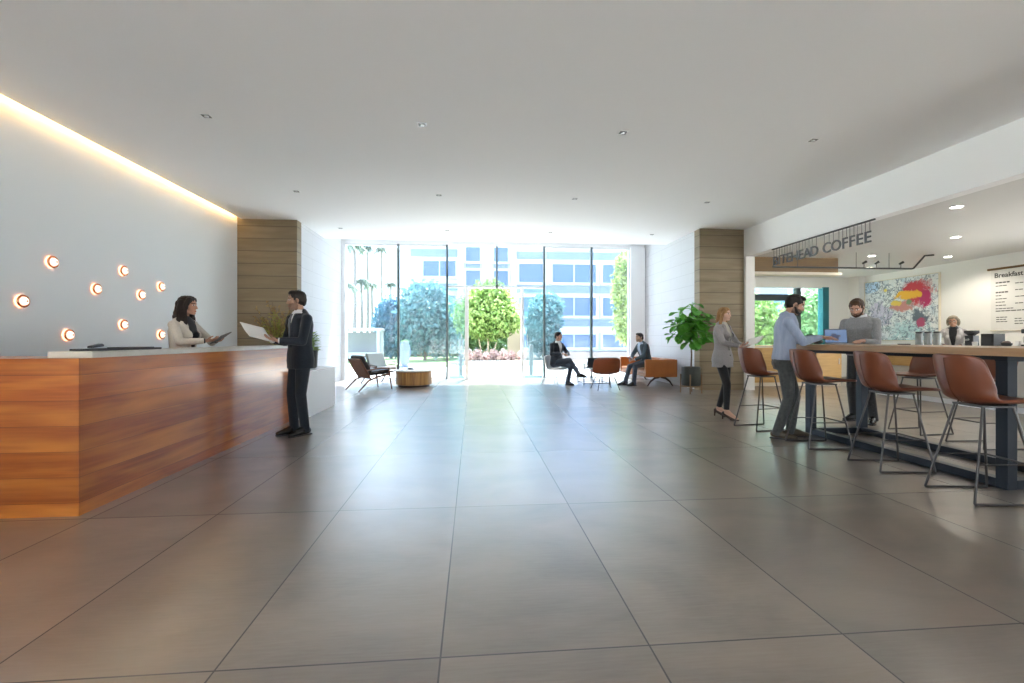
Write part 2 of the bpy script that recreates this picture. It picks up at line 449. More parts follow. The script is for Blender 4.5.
struct(MB().bx(6.38, 6.6, YP - .08, YP + .25, 0, HC).build('wall_cafe_column', 'wall_cafe', smooth=0), 'white column end at the coffee bar opening', 'wall')
struct(MB().bx(XR, XR + .2, YB - .3, YP + .25, HC - .012, H + .1).build('wall_cafe_beam', 'ceiling', smooth=0), 'white beam over the coffee bar opening', 'wall')
w = MB(); w.bx(XW, XW + .3, 7.0, YF + .3, 0, HC + .1); w.bx(XW, XW + .3, CY, 7.0, 0, .1); w.bx(XW, XW + .3, CY, 7.0, 3.0, HC + .1); w.bx(XW, XW + .3, YB - .3, CY, 0, HC + .1)
struct(w.build('wall_right', 'wall_cafe', smooth=0), 'white side wall of the coffee bar', 'wall')
wl = sthing('window_9', 'unseen tall side windows added to the coffee bar for fill daylight', 'window')  # added beyond the frame to bring more daylight inside
MB().bx(XW + .15, XW + .16, CY, 7.0, .1, 3.0).build('pane', 'glass_clear', wl, 0)
q = MB()
for y in (CY + .03, 2.6, 4.1, 5.6, 6.97): q.bx(XW + .1, XW + .2, y - .03, y + .03, .1, 3.0)
q.build('mullion', 'mullion', wl, 0)
# cafe back wall round its window (X 8..11.3, z 1..2.85)
w = MB(); w.bx(5.5, 8.0, YF, YF + .3, 0, HC + .1); w.bx(11.3, XW + .3, YF, YF + .3, 0, HC + .1); w.bx(8.0, 11.3, YF, YF + .3, 2.85, HC + .1); w.bx(8.0, 11.3, YF, YF + .3, 0, 1.0)
struct(w.build('wall_cafe_back', 'wall_cafe', smooth=0), 'white wall round the coffee bar window', 'wall')
struct(MB().bx(11.98, XW, 13.2, YF, 0, HC).build('wall_cafe_corner', 'wall_cafe', smooth=0))
struct(MB().bx(XW - .06, XW, 7.0, 9.95, 0, HC).build('wall_menu', 'wall_cafe', smooth=0), 'slightly projecting wall carrying the menu', 'wall')
# unseen wall behind the photographer; its wide window is added to brighten the hall
w = MB(); w.bx(XL - .3, -4.7, YB - .3, YB, 0, 4.1); w.bx(11.9, XW + .3, YB - .3, YB, 0, 4.1); w.bx(-4.7, 6.4, YB - .3, YB, RW, 4.1); w.bx(6.4, 11.9, YB - .3, YB, min(3.0, RW), 4.1); w.bx(-4.7, 11.9, YB - .3, YB, 0, .1); w.bx(6.35, 6.65, YB - .3, YB, .1, RW)
struct(w.build('wall_rear', 'wall', smooth=0), 'wall behind the viewpoint', 'wall')
wr = sthing('window_8', 'unseen wide window added behind the viewpoint for fill daylight', 'window')
MB().bx(-4.7, 6.35, YB - .16, YB - .15, .1, RW).build('pane', 'glass_clear', wr, 0)
MB().bx(6.65, 11.9, YB - .16, YB - .15, .1, min(3.0, RW)).build('pane', 'glass_clear', wr, 0)
q = MB()
for x in (-4.67, -2.5, -.3, 1.9, 4.1, 6.32, 8.4, 10.2): q.bx(x - .03, x + .03, YB - .2, YB - .1, .1, min(3.0, RW) if x > 6.4 else RW)
q.build('mullion', 'mullion', wr, 0)
# header of the glass front and right hand jamb
struct(MB().bx(-3.81, 5.25, YF, YF + .3, 4.0, 4.3).build('trim_header', 'white_paint', smooth=0), 'white header over the glass front', 'trim')
struct(MB().bx(4.80, 5.25, YF - .06, YF + .24, 0, 4.0).build('trim_jamb', 'white_paint', smooth=0), 'white jamb at the right end of the glass front', 'trim')
struct(MB().bx(-3.81, -3.70, YF - .02, YF + .2, 0, 4.0).build('trim_left', 'white_paint', smooth=0), 'white jamb at the left end of the glass front', 'trim')
struct(MB().bx(-3.81, 5.25, YF - .10, YF + .35, 0, .012).build('trim_threshold', 'pale_metal', smooth=0), 'pale threshold under the glass front', 'trim')

# glass front: bays of 1.46 m
bays = [(-3.70, -2.19), (-2.19, -.767), (2.15, 3.61), (3.61, 4.80)]
for i, (a, b) in enumerate(bays):
    wn = sthing('window_%d' % (i + 1), 'tall glass bay of the entrance front', 'window')
    MB().bx(a + .02, b - .02, YF + .09, YF + .104, .02, 4.0).build('pane', 'glass', wn, 0)
    if i != 3: MB().bx(b - .03, b + .03, YF + .02, YF + .16, 0.012, 4.0).build('mullion', 'mullion', wn, 0)
    else: MB().bx(b - .03, b - .002, YF + .02, YF + .16, .012, 4.0).build('mullion', 'pale_metal', wn, 0)
    MB().bx(a, b, YF + .05, YF + .13, 3.95, 4.0).build('head_rail', 'pale_metal', wn, 0)
    MB().bx(a + .02, b - .03, YF + .06, YF + .13, .012, .05).build('sill_rail', 'pale_metal', wn, 0)
wn = sthing('window_5', 'glass over the entrance door', 'window')
for a, b in ((-.74, .70), (.73, 2.12)): MB().bx(a, b, YF + .09, YF + .104, 2.79, 4.0).build('pane', 'glass', wn, 0)
MB().bx(.69, .74, YF + .03, YF + .15, 2.73, 4.0).build('mullion', 'mullion', wn, 0)
MB().bx(2.12, 2.18, YF + .02, YF + .16, .012, 4.0).build('mullion', 'mullion', wn, 0)
dr = sthing('door_1', 'open sliding glass entrance door', 'door')
MB().bx(-.737, 2.12, YF + .03, YF + .15, 2.73, 2.79).build('head_rail', 'pale_metal', dr, 0)
MB().bx(-.24, -.13, YF - .02, YF + .17, .012, 2.73).build('door_post', 'white_paint', dr, 0)
MB().bx(1.45, 1.52, YF - .02, YF + .17, .012, 2.73).build('door_post', 'pale_metal', dr, 0)
for a, b in ((-.72, -.25), (1.53, 2.10)):
    p = MB().bx(a, b, YF + .085, YF + .10, .03, 2.73).build('door_panel', 'glass_side', dr, 0)
    MB().bx(a, b, YF + .075, YF + .11, .012, .10).build('bottom_rail', 'pale_metal', p, 0)
    p2 = MB().bx(a + .03, b + .02, YF + .05, YF + .062, .03, 2.72).build('sliding_panel', 'glass_side', dr, 0)
    xx = b - .08 if a < 0 else a + .10
    MB().tube([(xx, YF + .02, .95), (xx, YF + .02, 1.35)], .012).build('handle', 'steel', p2)
# cafe window
wc = sthing('window_6', 'coffee bar window with dark and teal frame', 'window')
MB().bx(8.0, 11.15, YF + .12, YF + .13, 1.0, 2.85).build('pane', 'glass_cafe', wc, 0)
MB().bx(10.25, 10.40, YF + .04, YF + .2, 1.0, 2.85).build('mullion', 'dark_frame', wc, 0)
MB().bx(11.10, 11.30, YF - .02, YF + .2, 1.0, 2.85).build('jamb', 'teal', wc, 0)
MB().bx(8.0, 10.25, YF + .05, YF + .19, 2.42, 2.62).build('transom', 'dark_frame', wc, 0)
MB().bx(8.0, 11.3, YF + .02, YF + .2, 2.82, 2.85).build('head_rail', 'pale_metal', wc, 0)
MB().bx(8.0, 11.3, YF - .06, YF + .2, .97, 1.0).build('sill', 'oak', wc, 0)
# wood bulkhead in the cafe
struct(MB().bx(6.6, 8.78, YP + .02, YP + .25, 2.80, HC).build('trim_bulkhead', 'brown_wood', smooth=0), 'dark wood bulkhead under the coffee bar ceiling', 'trim')
struct(MB().bx(6.6, 8.86, YP - .01, YP + .27, 2.735, 2.80).build('trim_bulkhead_edge', 'cream', smooth=0), 'cream lower edge of the wood bulkhead', 'trim')

# cove light strip in the slot
tag(MB().bx(XL + .060, XL + .074, YB + .1, YP - .08, H + .03, H + .07).build('cove_light_strip', 'led_warm', smooth=0), 'warm light strip in the slot along the top of the left wall', 'light strip')

# ------------------------------------------------------------------ ceiling downlights
def make_dl():
    t = thing('recessed_downlight', '', 'ceiling light', (0, 0, H))
    q = MB()
    for a, b, c, d in ((-.06, .06, .045, .06), (-.06, .06, -.06, -.045), (-.06, -.045, -.045, .045), (.045, .06, -.045, .045)): q.bx(a, b, c, d, -.006, 0)
    q.build('trim_ring', 'trim_white', t, 0)
    MB().bx(-.045, .045, -.045, .045, -.004, -.0005).build('aperture', 'aperture', t, 0)
    MB().lathe([(.001, -.016), (.022, -.016), (.026, -.004), (.001, -.004)], 12).build('lamp', 'steel', t)
    return t
cols = {-3.08: 'leftmost', -.61: 'second from left', 1.87: 'third from left', 4.41: 'rightmost'}
rows = {5.56: 'front row nearest the viewer', 8.26: 'middle row', 10.92: 'back row nearest the glass front'}
dl0 = None
for y, rl in rows.items():
    for x, cl in cols.items():
        lab = 'small square recessed ceiling downlight, %s in the %s' % (cl, rl)
        if dl0 is None: dl0 = make_dl(); dl0.location = (x, y, H); dl0['label'] = lab; dl0['group'] = 'hall ceiling downlights'
        else: dup(dl0, (x, y, H), 0, lab, 'hall ceiling downlights')
def make_cdl():
    t = thing('round_downlight', '', 'ceiling light')
    MB().lathe([(.075, 0), (.085, -.002), (.085, -.008), (.07, -.010), (.066, -.002), (.07, 0)], 24).build('trim_ring', 'trim_white', t)
    MB().lathe([(.001, -.006), (.068, -.006), (.068, -.001), (.001, -.001)], 24).build('lens', 'lamp_white', t)
    return t
c0 = make_cdl()
for i, (x, y, lab) in enumerate(((7.1, 6.12, 'lit round downlight over the bar table, nearest in the coffee bar ceiling'), (9.19, 7.94, 'lit round downlight in the middle of the coffee bar ceiling'),
                                 (11.2, 9.85, 'lit round downlight nearest the side wall between painting and menu'), (9.3, 9.89, 'lit round downlight at the back, above the track rail'))):
    o = c0 if i == 0 else dup(c0, (0, 0, 0), 0, lab)
    o.location = (x, y, HC); o['label'] = lab; o['group'] = 'coffee bar downlights'
    la = bpy.data.lights.new('downlight_lamp', 'SPOT'); la.energy = 10; la.color = (1, .90, .76); la.spot_size = R(150); la.spot_blend = .6; la.shadow_soft_size = .07
    lo = bpy.data.objects.new('downlight_lamp', la); C.objects.link(lo); lo.location = (0, 0, -.03); lo.parent = o

# ------------------------------------------------------------------ wall sconces
def make_sconce():
    t = thing('wall_sconce', '', 'wall light')
    MB().tube([(0.0, 0, 0), (.012, 0, 0)], [.045, .045], 20).build('backplate', 'copper', t)
    ring = [(.03, .062 * cos(a), .062 * sin(a)) for a in [2 * pi * k / 28 for k in range(28)]]
    MB().tube(ring, .012, 8, closed=True).build('ring', 'copper', t)
    MB().tube([(.009, .066 * cos(a), .066 * sin(a)) for a in [2 * pi * k / 28 for k in range(28)]], .005, 6, closed=True).build('halo_ring', 'halo', t)
    MB().ell((.04, 0, 0), (.032, .048, .048)).build('globe', 'sconce_glow', t)
    MB().ell((.074, 0, 0), (.006, .010, .010)).build('finial', 'copper', t)
    return t
sl = [(5.85, 2.115, 'upper left of the wall'), (5.49, 1.62, 'leftmost, at mid height'), (6.49, 1.865, 'second column, at mid height'), (6.96, 2.175, 'highest of the right hand ones'),
      (7.31, 1.865, 'below and right of the highest right hand one'), (7.75, 2.04, 'farthest right of the upper ones'), (6.07, 1.25, 'lowest on the left, just over the counter'),
      (6.96, 1.405, 'low in the middle, left of the receptionist'), (7.75, 1.27, 'lowest on the right, beside the receptionist')]
s0 = make_sconce()
for i, (y, z, lab) in enumerate(sl):
    lab = 'small round copper wall light glowing warm, ' + lab
    o = s0 if i == 0 else dup(s0, (0, 0, 0), 0, lab)
    o.location = (XL + .001, y * 1.01, 1.2 + (z - 1.2) * 1.01); o['label'] = lab; o['group'] = 'copper lights on the reception wall'

# ------------------------------------------------------------------ reception counter
rc = thing('reception_counter', 'long orange brown wood reception counter with pale stone ledge', 'reception counter', (-2.66, 3.32, 0))
MB().bx(-.26, 0, .021, 3.55, 0, 1.068).build('front_panel', 'wood', rc, 0)
MB().bx(-2.1, 0, 0, .02, 0, 1.068).bx(-2.1, -.262, .02, .5, 0, 1.068).build('end_panel', 'wood', rc, 0)
MB().bx(-.27, .02, .085, 3.56, 1.068, 1.113).build('ledge', 'ledge', rc, 0, bevel=.004)
MB().bx(-2.1, -.9, .5, .9, .70, .74).build('work_surface', 'ledge', rc, 0, bevel=.004)

tr = thing('desk_tray', 'flat dark tray lying on the reception ledge', 'tray', (-2.79, 3.86, 1.113))
q = MB(); q.bx(-.10, .10, -.33, .33, .001, .006); q.bx(-.10, .10, -.33, -.32, .006, .016); q.bx(-.10, .10, .32, .33, .006, .016); q.bx(-.10, -.09, -.32, .32, .006, .016); q.bx(.09, .10, -.32, .32, .006, .016)
q.build('tray_body', 'black_soft', tr, 0)
MB().bx(-.08, .08, -.02, .27, .0065, .022).build('folder', 'black', tr, 0, bevel=.002)
st = thing('stapler', 'small black stapler on the dark tray', 'stapler', (-2.79, 3.63, 1.1195), 100)
MB().bx(-.075, .075, -.02, .02, 0, .012).build('base', 'black', st, 0, bevel=.004)
MB().prism([(-.075, .014), (.07, .024), (.075, .038), (.05, .046), (-.07, .03)], -.016, .016).build('arm', 'black', st, 0, bevel=.004)

# white planter bench with two pot plants behind the counter end
pb = thing('planter_bench', 'low white block bench beyond the reception counter end', 'bench', (-3.06, 7.76, 0))
MB().bx(-.56, .56, -.76, .76, 0, .69).build('body', 'white_paint', pb, 0, bevel=.006)
MB().bx(-.57, .57, -.77, .77, .69, .71).build('bench_top', 'white_gloss', pb, 0, bevel=.004)

def leafquad(mb, c, d, n, L, w, fold=.25):
    """one pointed leaf: 2 x 3 quads along d, folded along the rib"""
    c, d, n = V(c), V(d).normalized(), V(n)
    s = d.cross(n)
    if s.length < 1e-4: s = d.orthogonal()
    s.normalize(); n = s.cross(d).normalized()
    b = len(mb.v)
    for t, ww, dz in ((0, .12, 0), (.45, 1, .06), (1, .05, -.06)):
        p = c + d * (L * t) + n * (L * dz)
        mb.v += [tuple(p - s * (w * ww) + n * (w * fold * ww)), tuple(p), tuple(p + s * (w * ww) + n * (w * fold * ww))]
    for j in range(2):
        for i in range(2):
            a = b + j * 3 + i; mb.f.append((a, a + 1, a + 4, a + 3))
def rdir(rng, zmin=-1):
    while True:
        v = V((rng.uniform(-1, 1), rng.uniform(-1, 1), rng.uniform(zmin, 1)))
        if .1 < v.length < 1: return v.normalized()

dv = thing('dried_branch_vase', 'vase of dry brown budded branches behind the reception counter', 'plant', (-3.12, 7.55, .711))
MB().lathe([(.05, 0), (.09, .02), (.11, .14), (.08, .28), (.05, .34), (.045, .34), (.07, .28), (.04, .30)], 20).build('vase', 'pot', dv)
rg = random.Random(3); br = MB(); bd = MB(); gr = MB()
for i in range(34):
    a = rg.uniform(0, 2 * pi); sp = rg.uniform(.05, .42); h = rg.uniform(.62, 1.08)
    pts = [V((.02 * cos(a), .02 * sin(a), .28))]
    for k in range(1, 6): pts.append(V((sp * (k / 5) ** 1.4 * cos(a), sp * (k / 5) ** 1.4 * sin(a), .3 + (h - .3) * k / 5)) + rdir(rg) * .02)
    br.tube(pts, [.005, .004, .004, .003, .003, .002], 5)
    for k in range(2, 6):
        for _ in range(7):
            p = pts[k - 1].lerp(pts[k], rg.random()); d = rdir(rg, -.2)
            (gr if k < 4 and rg.random() < .75 else bd).ell(p + d * .018, (.010, .010, .016), None, 5, 4)
            if k < 5: leafquad(gr, p, d, rdir(rg), .07, .014)
            elif rg.random() < .5: leafquad(bd, p, d, rdir(rg), .05, .012)
br.build('branches', 'bark', dv); bd.build('buds', 'dry', dv)['kind'] = 'stuff'; gr.build('leaves', 'dry_green', dv)

pv = thing('potted_plant', 'leafy green plant in a tall dark grey pot on the white bench', 'plant', (-2.70, 7.86, .711))
MB().lathe([(.075, 0), (.10, .02), (.115, .30), (.105, .30), (.09, .27), (.001, .27)], 22).build('pot', 'pot', pv)
lf = MB(); sm = MB(); rg = random.Random(5)
for i in range(46):
    a = rg.uniform(0, 2 * pi); h = rg.uniform(.34, .60); r_ = rg.uniform(.02, .13)
    p = V((r_ * cos(a) * .6, r_ * sin(a) * .6, h - .03)); sm.tube([(0, 0, .26), (p.x * .4, p.y * .4, h * .75), p], .003, 4)
    for k in range(4): leafquad(lf, p + rdir(rg) * .02, V((cos(a + rg.uniform(-.8, .8)), sin(a + rg.uniform(-.8, .8)), rg.uniform(-.2, .7))), V((0, 0, 1)), rg.uniform(.08, .13), .026)
sm.build('stems', 'leaf_plant', pv); lf.build('foliage', 'leaf_plant', pv)

# ------------------------------------------------------------------ bar table and stools
bt = thing('bar_table', 'high communal bar table with thick wood top on dark steel frame', 'table', (4.55, 3.9, 0))
MB().bx(-.53, .57, -1.75, 1.66, 1.068, 1.132).build('tabletop', 'bar_top', bt, 0, bevel=.004)
for x in (-.285, .41):
    for y in (-.60, 1.52): MB().bx(x - .043, x + .043, y - .043, y + .043, 0, 1.02).build('leg', 'steel_dark', bt, 0, bevel=.003)
    MB().bx(x - .043, x + .043, -.557, 1.477, .004, .075).build('base_rail', 'steel_dark', bt, 0, bevel=.003)
for y in (-.60, 1.52): MB().bx(-.241, .366, y - .043, y + .043, .004, .075).build('end_rail', 'steel_dark', bt, 0, bevel=.003)
q = MB(); q.bx(-.33, .455, 1.476, 1.563, 1.02, 1.068); q.bx(-.33, .455, -.643, -.556, 1.02, 1.068); q.bx(-.315, -.255, -.556, 1.476, 1.03, 1.068); q.bx(.38, .44, -.556, 1.476, 1.03, 1.068)
q.build('top_frame', 'steel_dark', bt, 0)

def make_stool():
    t = thing('bar_stool', '', 'bar stool')
    prof = [(.310, .740), (.22, .738), (.08, .728), (-.04, .724), (-.125, .735), (-.18, .765), (-.215, .82), (-.238, .89), (-.253, .96), (-.263, 1.03), (-.268, 1.09)]
    hw = [.185, .20, .212, .222, .228, .230, .231, .231, .229, .224, .212]
    n = len(prof) - 1
    def P(u, v):
        k = min(int(v * n), n - 1); f = v * n - k
        x = prof[k][0] * (1 - f) + prof[k + 1][0] * f; z = prof[k][1] * (1 - f) + prof[k + 1][1] * f; w_ = hw[k] * (1 - f) + hw[k + 1] * f
        s = (u - .5) * 2; a = abs(s); back = min(1, max(0, (v - .30) / .3)); seat = 1 - back
        y = w_ * (s * (1 - .10 * a * a * back))
        x += back * .125 * a ** 2.3 * (1 - .25 * max(0, (v - .7) / .3))
        z += seat * .030 * a ** 2.4 * min(1, v * 4 + .1) + back * .03 * a ** 2 * max(0, 1 - abs(v - .5) * 3)
        z -= max(0, (v - .85) / .15) * .035 * a ** 4
        return (x, y, z)
    sh = MB().grid(P, 14, 22).build('seat_shell', 'leather', t, 180, solid=.028, sub=1)
    seam = MB().tube([(P(.5, v / 20)[0] - (.017 if v > 7 else 0), 0, P(.5, v / 20)[2] - (.016 if v <= 9 else .004)) for v in range(6, 20)], .0028, 5).build('seam', 'leather_seam', sh)
    MB().bx(-.11, .13, -.12, .12, .692, .706).build('mounting_plate', 'wire', t, 0)
    for sy in (-1, 1):
        MB().tube([(-.10, sy * .11, .697), (-.245, sy * .205, .012)], .0085, 8).build('leg', 'wire', t)
        MB().tube([(.12, sy * .11, .697), (.235, sy * .205, .012)], .0085, 8).build('leg', 'wire', t)
        MB().tube([(-.245, sy * .205, .0095), (.235, sy * .205, .0095)], .0085, 8).build('floor_runner', 'wire', t)
        MB().tube([(-.188, sy * .167, .285), (.188, sy * .167, .285)], .006, 6).build('side_stretcher', 'wire', t)
    MB().tube([(.188, -.167, .285), (.188, .167, .285)], .0075, 8).build('footrest', 'wire', t)
    return t
ss = [(3.86, 5.82, 8, 'cognac leather bar stool on wire legs, farthest, behind the man in blue shirt'),
      (3.88, 4.82, -4, 'cognac leather bar stool on wire legs, in front of the man in blue shirt'),
      (3.90, 3.95, -7, 'cognac leather bar stool on wire legs, in the middle of the near side of table'),
      (3.865, 3.15, -7, 'cognac leather bar stool on wire legs, nearest the viewer at right'),
      (5.74, 5.40, 184, 'leather bar stool on the far side of table, beside the man in grey shirt'),
      (5.72, 4.64, 178, 'leather bar stool on the far side of table, at right edge of photo')]
t0 = make_stool()
for i, (x, y, a, lab) in enumerate(ss):
    o = t0 if i == 0 else dup(t0, (0, 0, 0), 0, lab)
    o.location = (x, y, 0); o.rotation_euler.z = R(a); o['label'] = lab; o['group'] = 'leather stools round the bar table'

def make_laptop(name, label, loc, rz, tilt=100, w=.31, d=.21, body='steel'):
    t = thing(name, label, 'laptop', loc, rz)       # screen faces local -y
    MB().bx(-w / 2, w / 2, -d, 0, 0, .014).build('keyboard_base', body, t, 0, bevel=.003)
    rt = M.Rotation(R(-(tilt - 90)), 3, 'X')
    l = MB().box(rt @ V((0, .004, d / 2)) + V((0, 0, .014)), (w, .007, d), rt).build('lid', 'black', t, 0, bevel=.002)
    MB().box(rt @ V((0, -.0006, d / 2)) + V((0, 0, .014)), (w - .018, .002, d - .02), rt).build('screen', 'screen', l, 0)
    q = MB()
    for cx, cz, ww, hh in ((.0, .5, .10, .03), (-.02, .62, .05, .02), (.015, .40, .03, .06), (-.03, .35, .03, .015)):
        q.box(rt @ V((cx, -.0018, d * cz)) + V((0, 0, .014)), (ww, .001, hh), rt)
    q.build('screen_content', 'screen_mark', l, 0)
    return t
make_laptop('laptop', 'open laptop with blue screen standing on the bar table', (4.56, 5.36, 1.1325), -24, 104, .25, .185)

def make_cup(name, label, loc, m, lid, r=.04, h=.11, grp=None, sleeve=None):
    t = thing(name, label, 'cup', loc, 0, grp)
    MB().lathe([(.001, 0), (r * .75, 0), (r, h), (r * .93, h), (r * .7, .006), (.001, .006)], 18).build('cup_body', m, t)
    if lid: MB().lathe([(.001, h), (r * 1.04, h), (r * 1.04, h + .008), (r * .9, h + .016), (.001, h + .016)], 18).build('lid', lid, t)
    return t
make_cup('coffee_cup', 'black lidded coffee cup on the bar table beside the laptop', (4.30, 5.48, 1.1325), 'black', 'black', .04, .11)
bg = thing('dark_pouch', 'dark soft pouch on the bar table in front of the man in blue shirt', 'pouch', (4.42, 5.50, 1.1325))
MB().ell((0, 0, .035), (.07, .05, .036)).build('pouch_body', 'black_soft', bg)
MB().tube([(-.05, .0, .06), (-.02, 0, .085), (.03, 0, .085), (.055, 0, .058)], .006, 6).build('strap', 'black', bg)

# ------------------------------------------------------------------ coffee bar
sv = thing('service_counter', 'pale grey coffee service counter behind the bar table', 'counter', (8.72, 3.5, 0))
MB().bx(.05, .63, 0, 5.7, .0, .10).build('kick_board', 'white_paint', sv, 0)
MB().bx(0, .63, 0, 5.7, .10, 1.00).build('counter_body', 'counter_front', sv, 0, bevel=.003)
MB().bx(-.03, .65, -.02, 5.72, 1.00, 1.05).build('worktop', 'counter_top', sv, 0, bevel=.003)
MB().bx(-.012, -.001, 3.35, 3.75, .30, .86).build('service_panel', 'white_gloss', sv, 0)
MB().bx(-.010, -.001, 4.0, 5.5, .66, .92).build('wood_panel', 'oak', sv, 0)
rg = random.Random(11)
def jar(y, lab):
    t = thing('glass_jar', lab, 'jar', (8.93, y, 1.051), 0, 'storage jars on the coffee counter')
    MB().lathe([(.001, 0), (.055, 0), (.06, .01), (.06, .25), (.052, .262), (.001, .262)], 20).build('jar_body', 'clear_jar', t)
    MB().lathe([(.001, .263), (.058, .263), (.058, .292), (.045, .298), (.001, .298)], 20).build('lid', 'black', t)
jar(8.41, 'pale storage jar with dark lid, leftmost of three on coffee counter')
jar(8.23, 'pale storage jar with dark lid, middle of three on coffee counter')
jar(8.05, 'pale storage jar with dark lid, rightmost of three, beside the barista')
t = thing('serving_tray', 'dark flat serving tray left of the storage jars', 'tray', (8.95, 8.75, 1.051))
MB().lathe([(.001, 0), (.15, 0), (.19, .03), (.18, .03), (.145, .008), (.001, .008)], 24).build('tray_body', 'black', t)
MB().lathe([(.001, .0085), (.09, .0085), (.11, .05), (.10, .05), (.001, .03)], 20).build('bowl', 'black_soft', t)
t = thing('coffee_grinder', 'black coffee grinder with hopper on the coffee counter', 'coffee grinder', (8.95, 7.46, 1.051))
MB().bx(-.09, .09, -.10, .10, 0, .03).build('base', 'black', t, 0, bevel=.005)
MB().bx(-.06, .07, -.07, .07, .03, .21).build('body', 'black', t, 0, bevel=.008)
MB().lathe([(.045, .21), (.10, .26), (.10, .30), (.001, .30)], 16).build('hopper', 'black_soft', t)
MB().tube([(-.06, 0, .14), (-.11, 0, .13)], .018, 8).build('spout', 'steel', t)
t = thing('paper_cup', 'small white cup in front of the black grinder', 'cup', (8.80, 7.28, 1.051))
MB().lathe([(.001, 0), (.03, 0), (.04, .10), (.036, .10), (.001, .09)], 14).build('cup_body', 'paper', t)
t = thing('black_box_dispenser', 'square black dispenser box right of the grinder', 'dispenser', (8.97, 7.14, 1.051))
MB().bx(-.11, .11, -.10, .10, 0, .24).build('body', 'black_soft', t, 0, bevel=.006)
MB().bx(-.114, -.11, -.07, .07, .12, .16).build('slot', 'black', t, 0)
t = thing('sugar_bowl', 'small dark bowl on the coffee counter left of espresso machine', 'bowl', (8.92, 6.90, 1.051))
MB().lathe([(.001, 0), (.035, 0), (.07, .05), (.075, .08), (.068, .08), (.001, .06)], 18).build('bowl_body', 'black', t)
MB().ell((0, 0, .085), (.055, .055, .035)).build('packets', 'jar_fill', t)
t = thing('napkin_holder', 'white slanted napkin holder between bowl and espresso machine', 'napkin holder', (8.92, 6.74, 1.051))
MB().prism([(-.04, 0), (.04, 0), (.02, .12), (-.01, .12)], -.03, .03).build('holder', 'paper', t, 0, bevel=.003)
t = thing('espresso_machine', 'dark chrome espresso machine at the right edge of photo', 'espresso machine', (9.0, 6.42, 1.051))
MB().bx(-.16, .18, -.22, .22, 0, .06).build('drip_base', 'black', t, 0, bevel=.006)
MB().bx(.0, .18, -.22, .22, .06, .24).build('body', 'steel_dark', t, 0, bevel=.01)
MB().bx(-.16, .18, -.22, .22, .24, .31).build('head', 'black', t, 0, bevel=.012)
for y in (-.10, .10):
    g_ = MB().tube([(-.08, y, .24), (-.08, y, .19)], .03, 12).build('group_head', 'steel', t)
    MB().tube([(-.08, y, .20), (-.20, y, .185)], .011, 8).build('portafilter', 'black', g_)
MB().tube([(-.12, .19, .24), (-.14, .20, .16), (-.13, .20, .09)], .006, 6).build('steam_wand', 'steel', t)
for i, (dx, dy) in enumerate(((-.06, .12), (.03, .14), (-.04, .02))):
    make_cup('espresso_cup', ['white cup on espresso machine top, front left', 'white cup on espresso machine top, back left', 'white cup on espresso machine top, middle'][i], (9.0 + dx, 6.42 + dy, 1.3615), 'paper', None, .03, .05, 'cups on the espresso machine')

# window seat cabinet
t = thing('window_cabinet', 'low pale oak cabinet under the coffee bar window', 'cabinet', (7.95, 11.25, 0))
MB().bx(-1.37, 1.55, -.22, .25, .0, .09).build('plinth', 'cream', t, 0)
MB().bx(-1.37, 1.55, -.25, .25, .09, .94).build('carcass', 'oak', t, 0, bevel=.003)
MB().bx(-1.37, 1.57, -.28, .27, .94, .975).build('worktop', 'oak', t, 0, bevel=.003)
for k in range(4):
    x = -1.34 + k * .725
    d_ = MB().bx(x, x + .70, -.268, -.25, .12, .92).build('cabinet_door', 'oak', t, 0, bevel=.002)
    MB().bx(x + .62, x + .635, -.285, -.268, .55, .70).build('handle', 'steel', d_, 0)

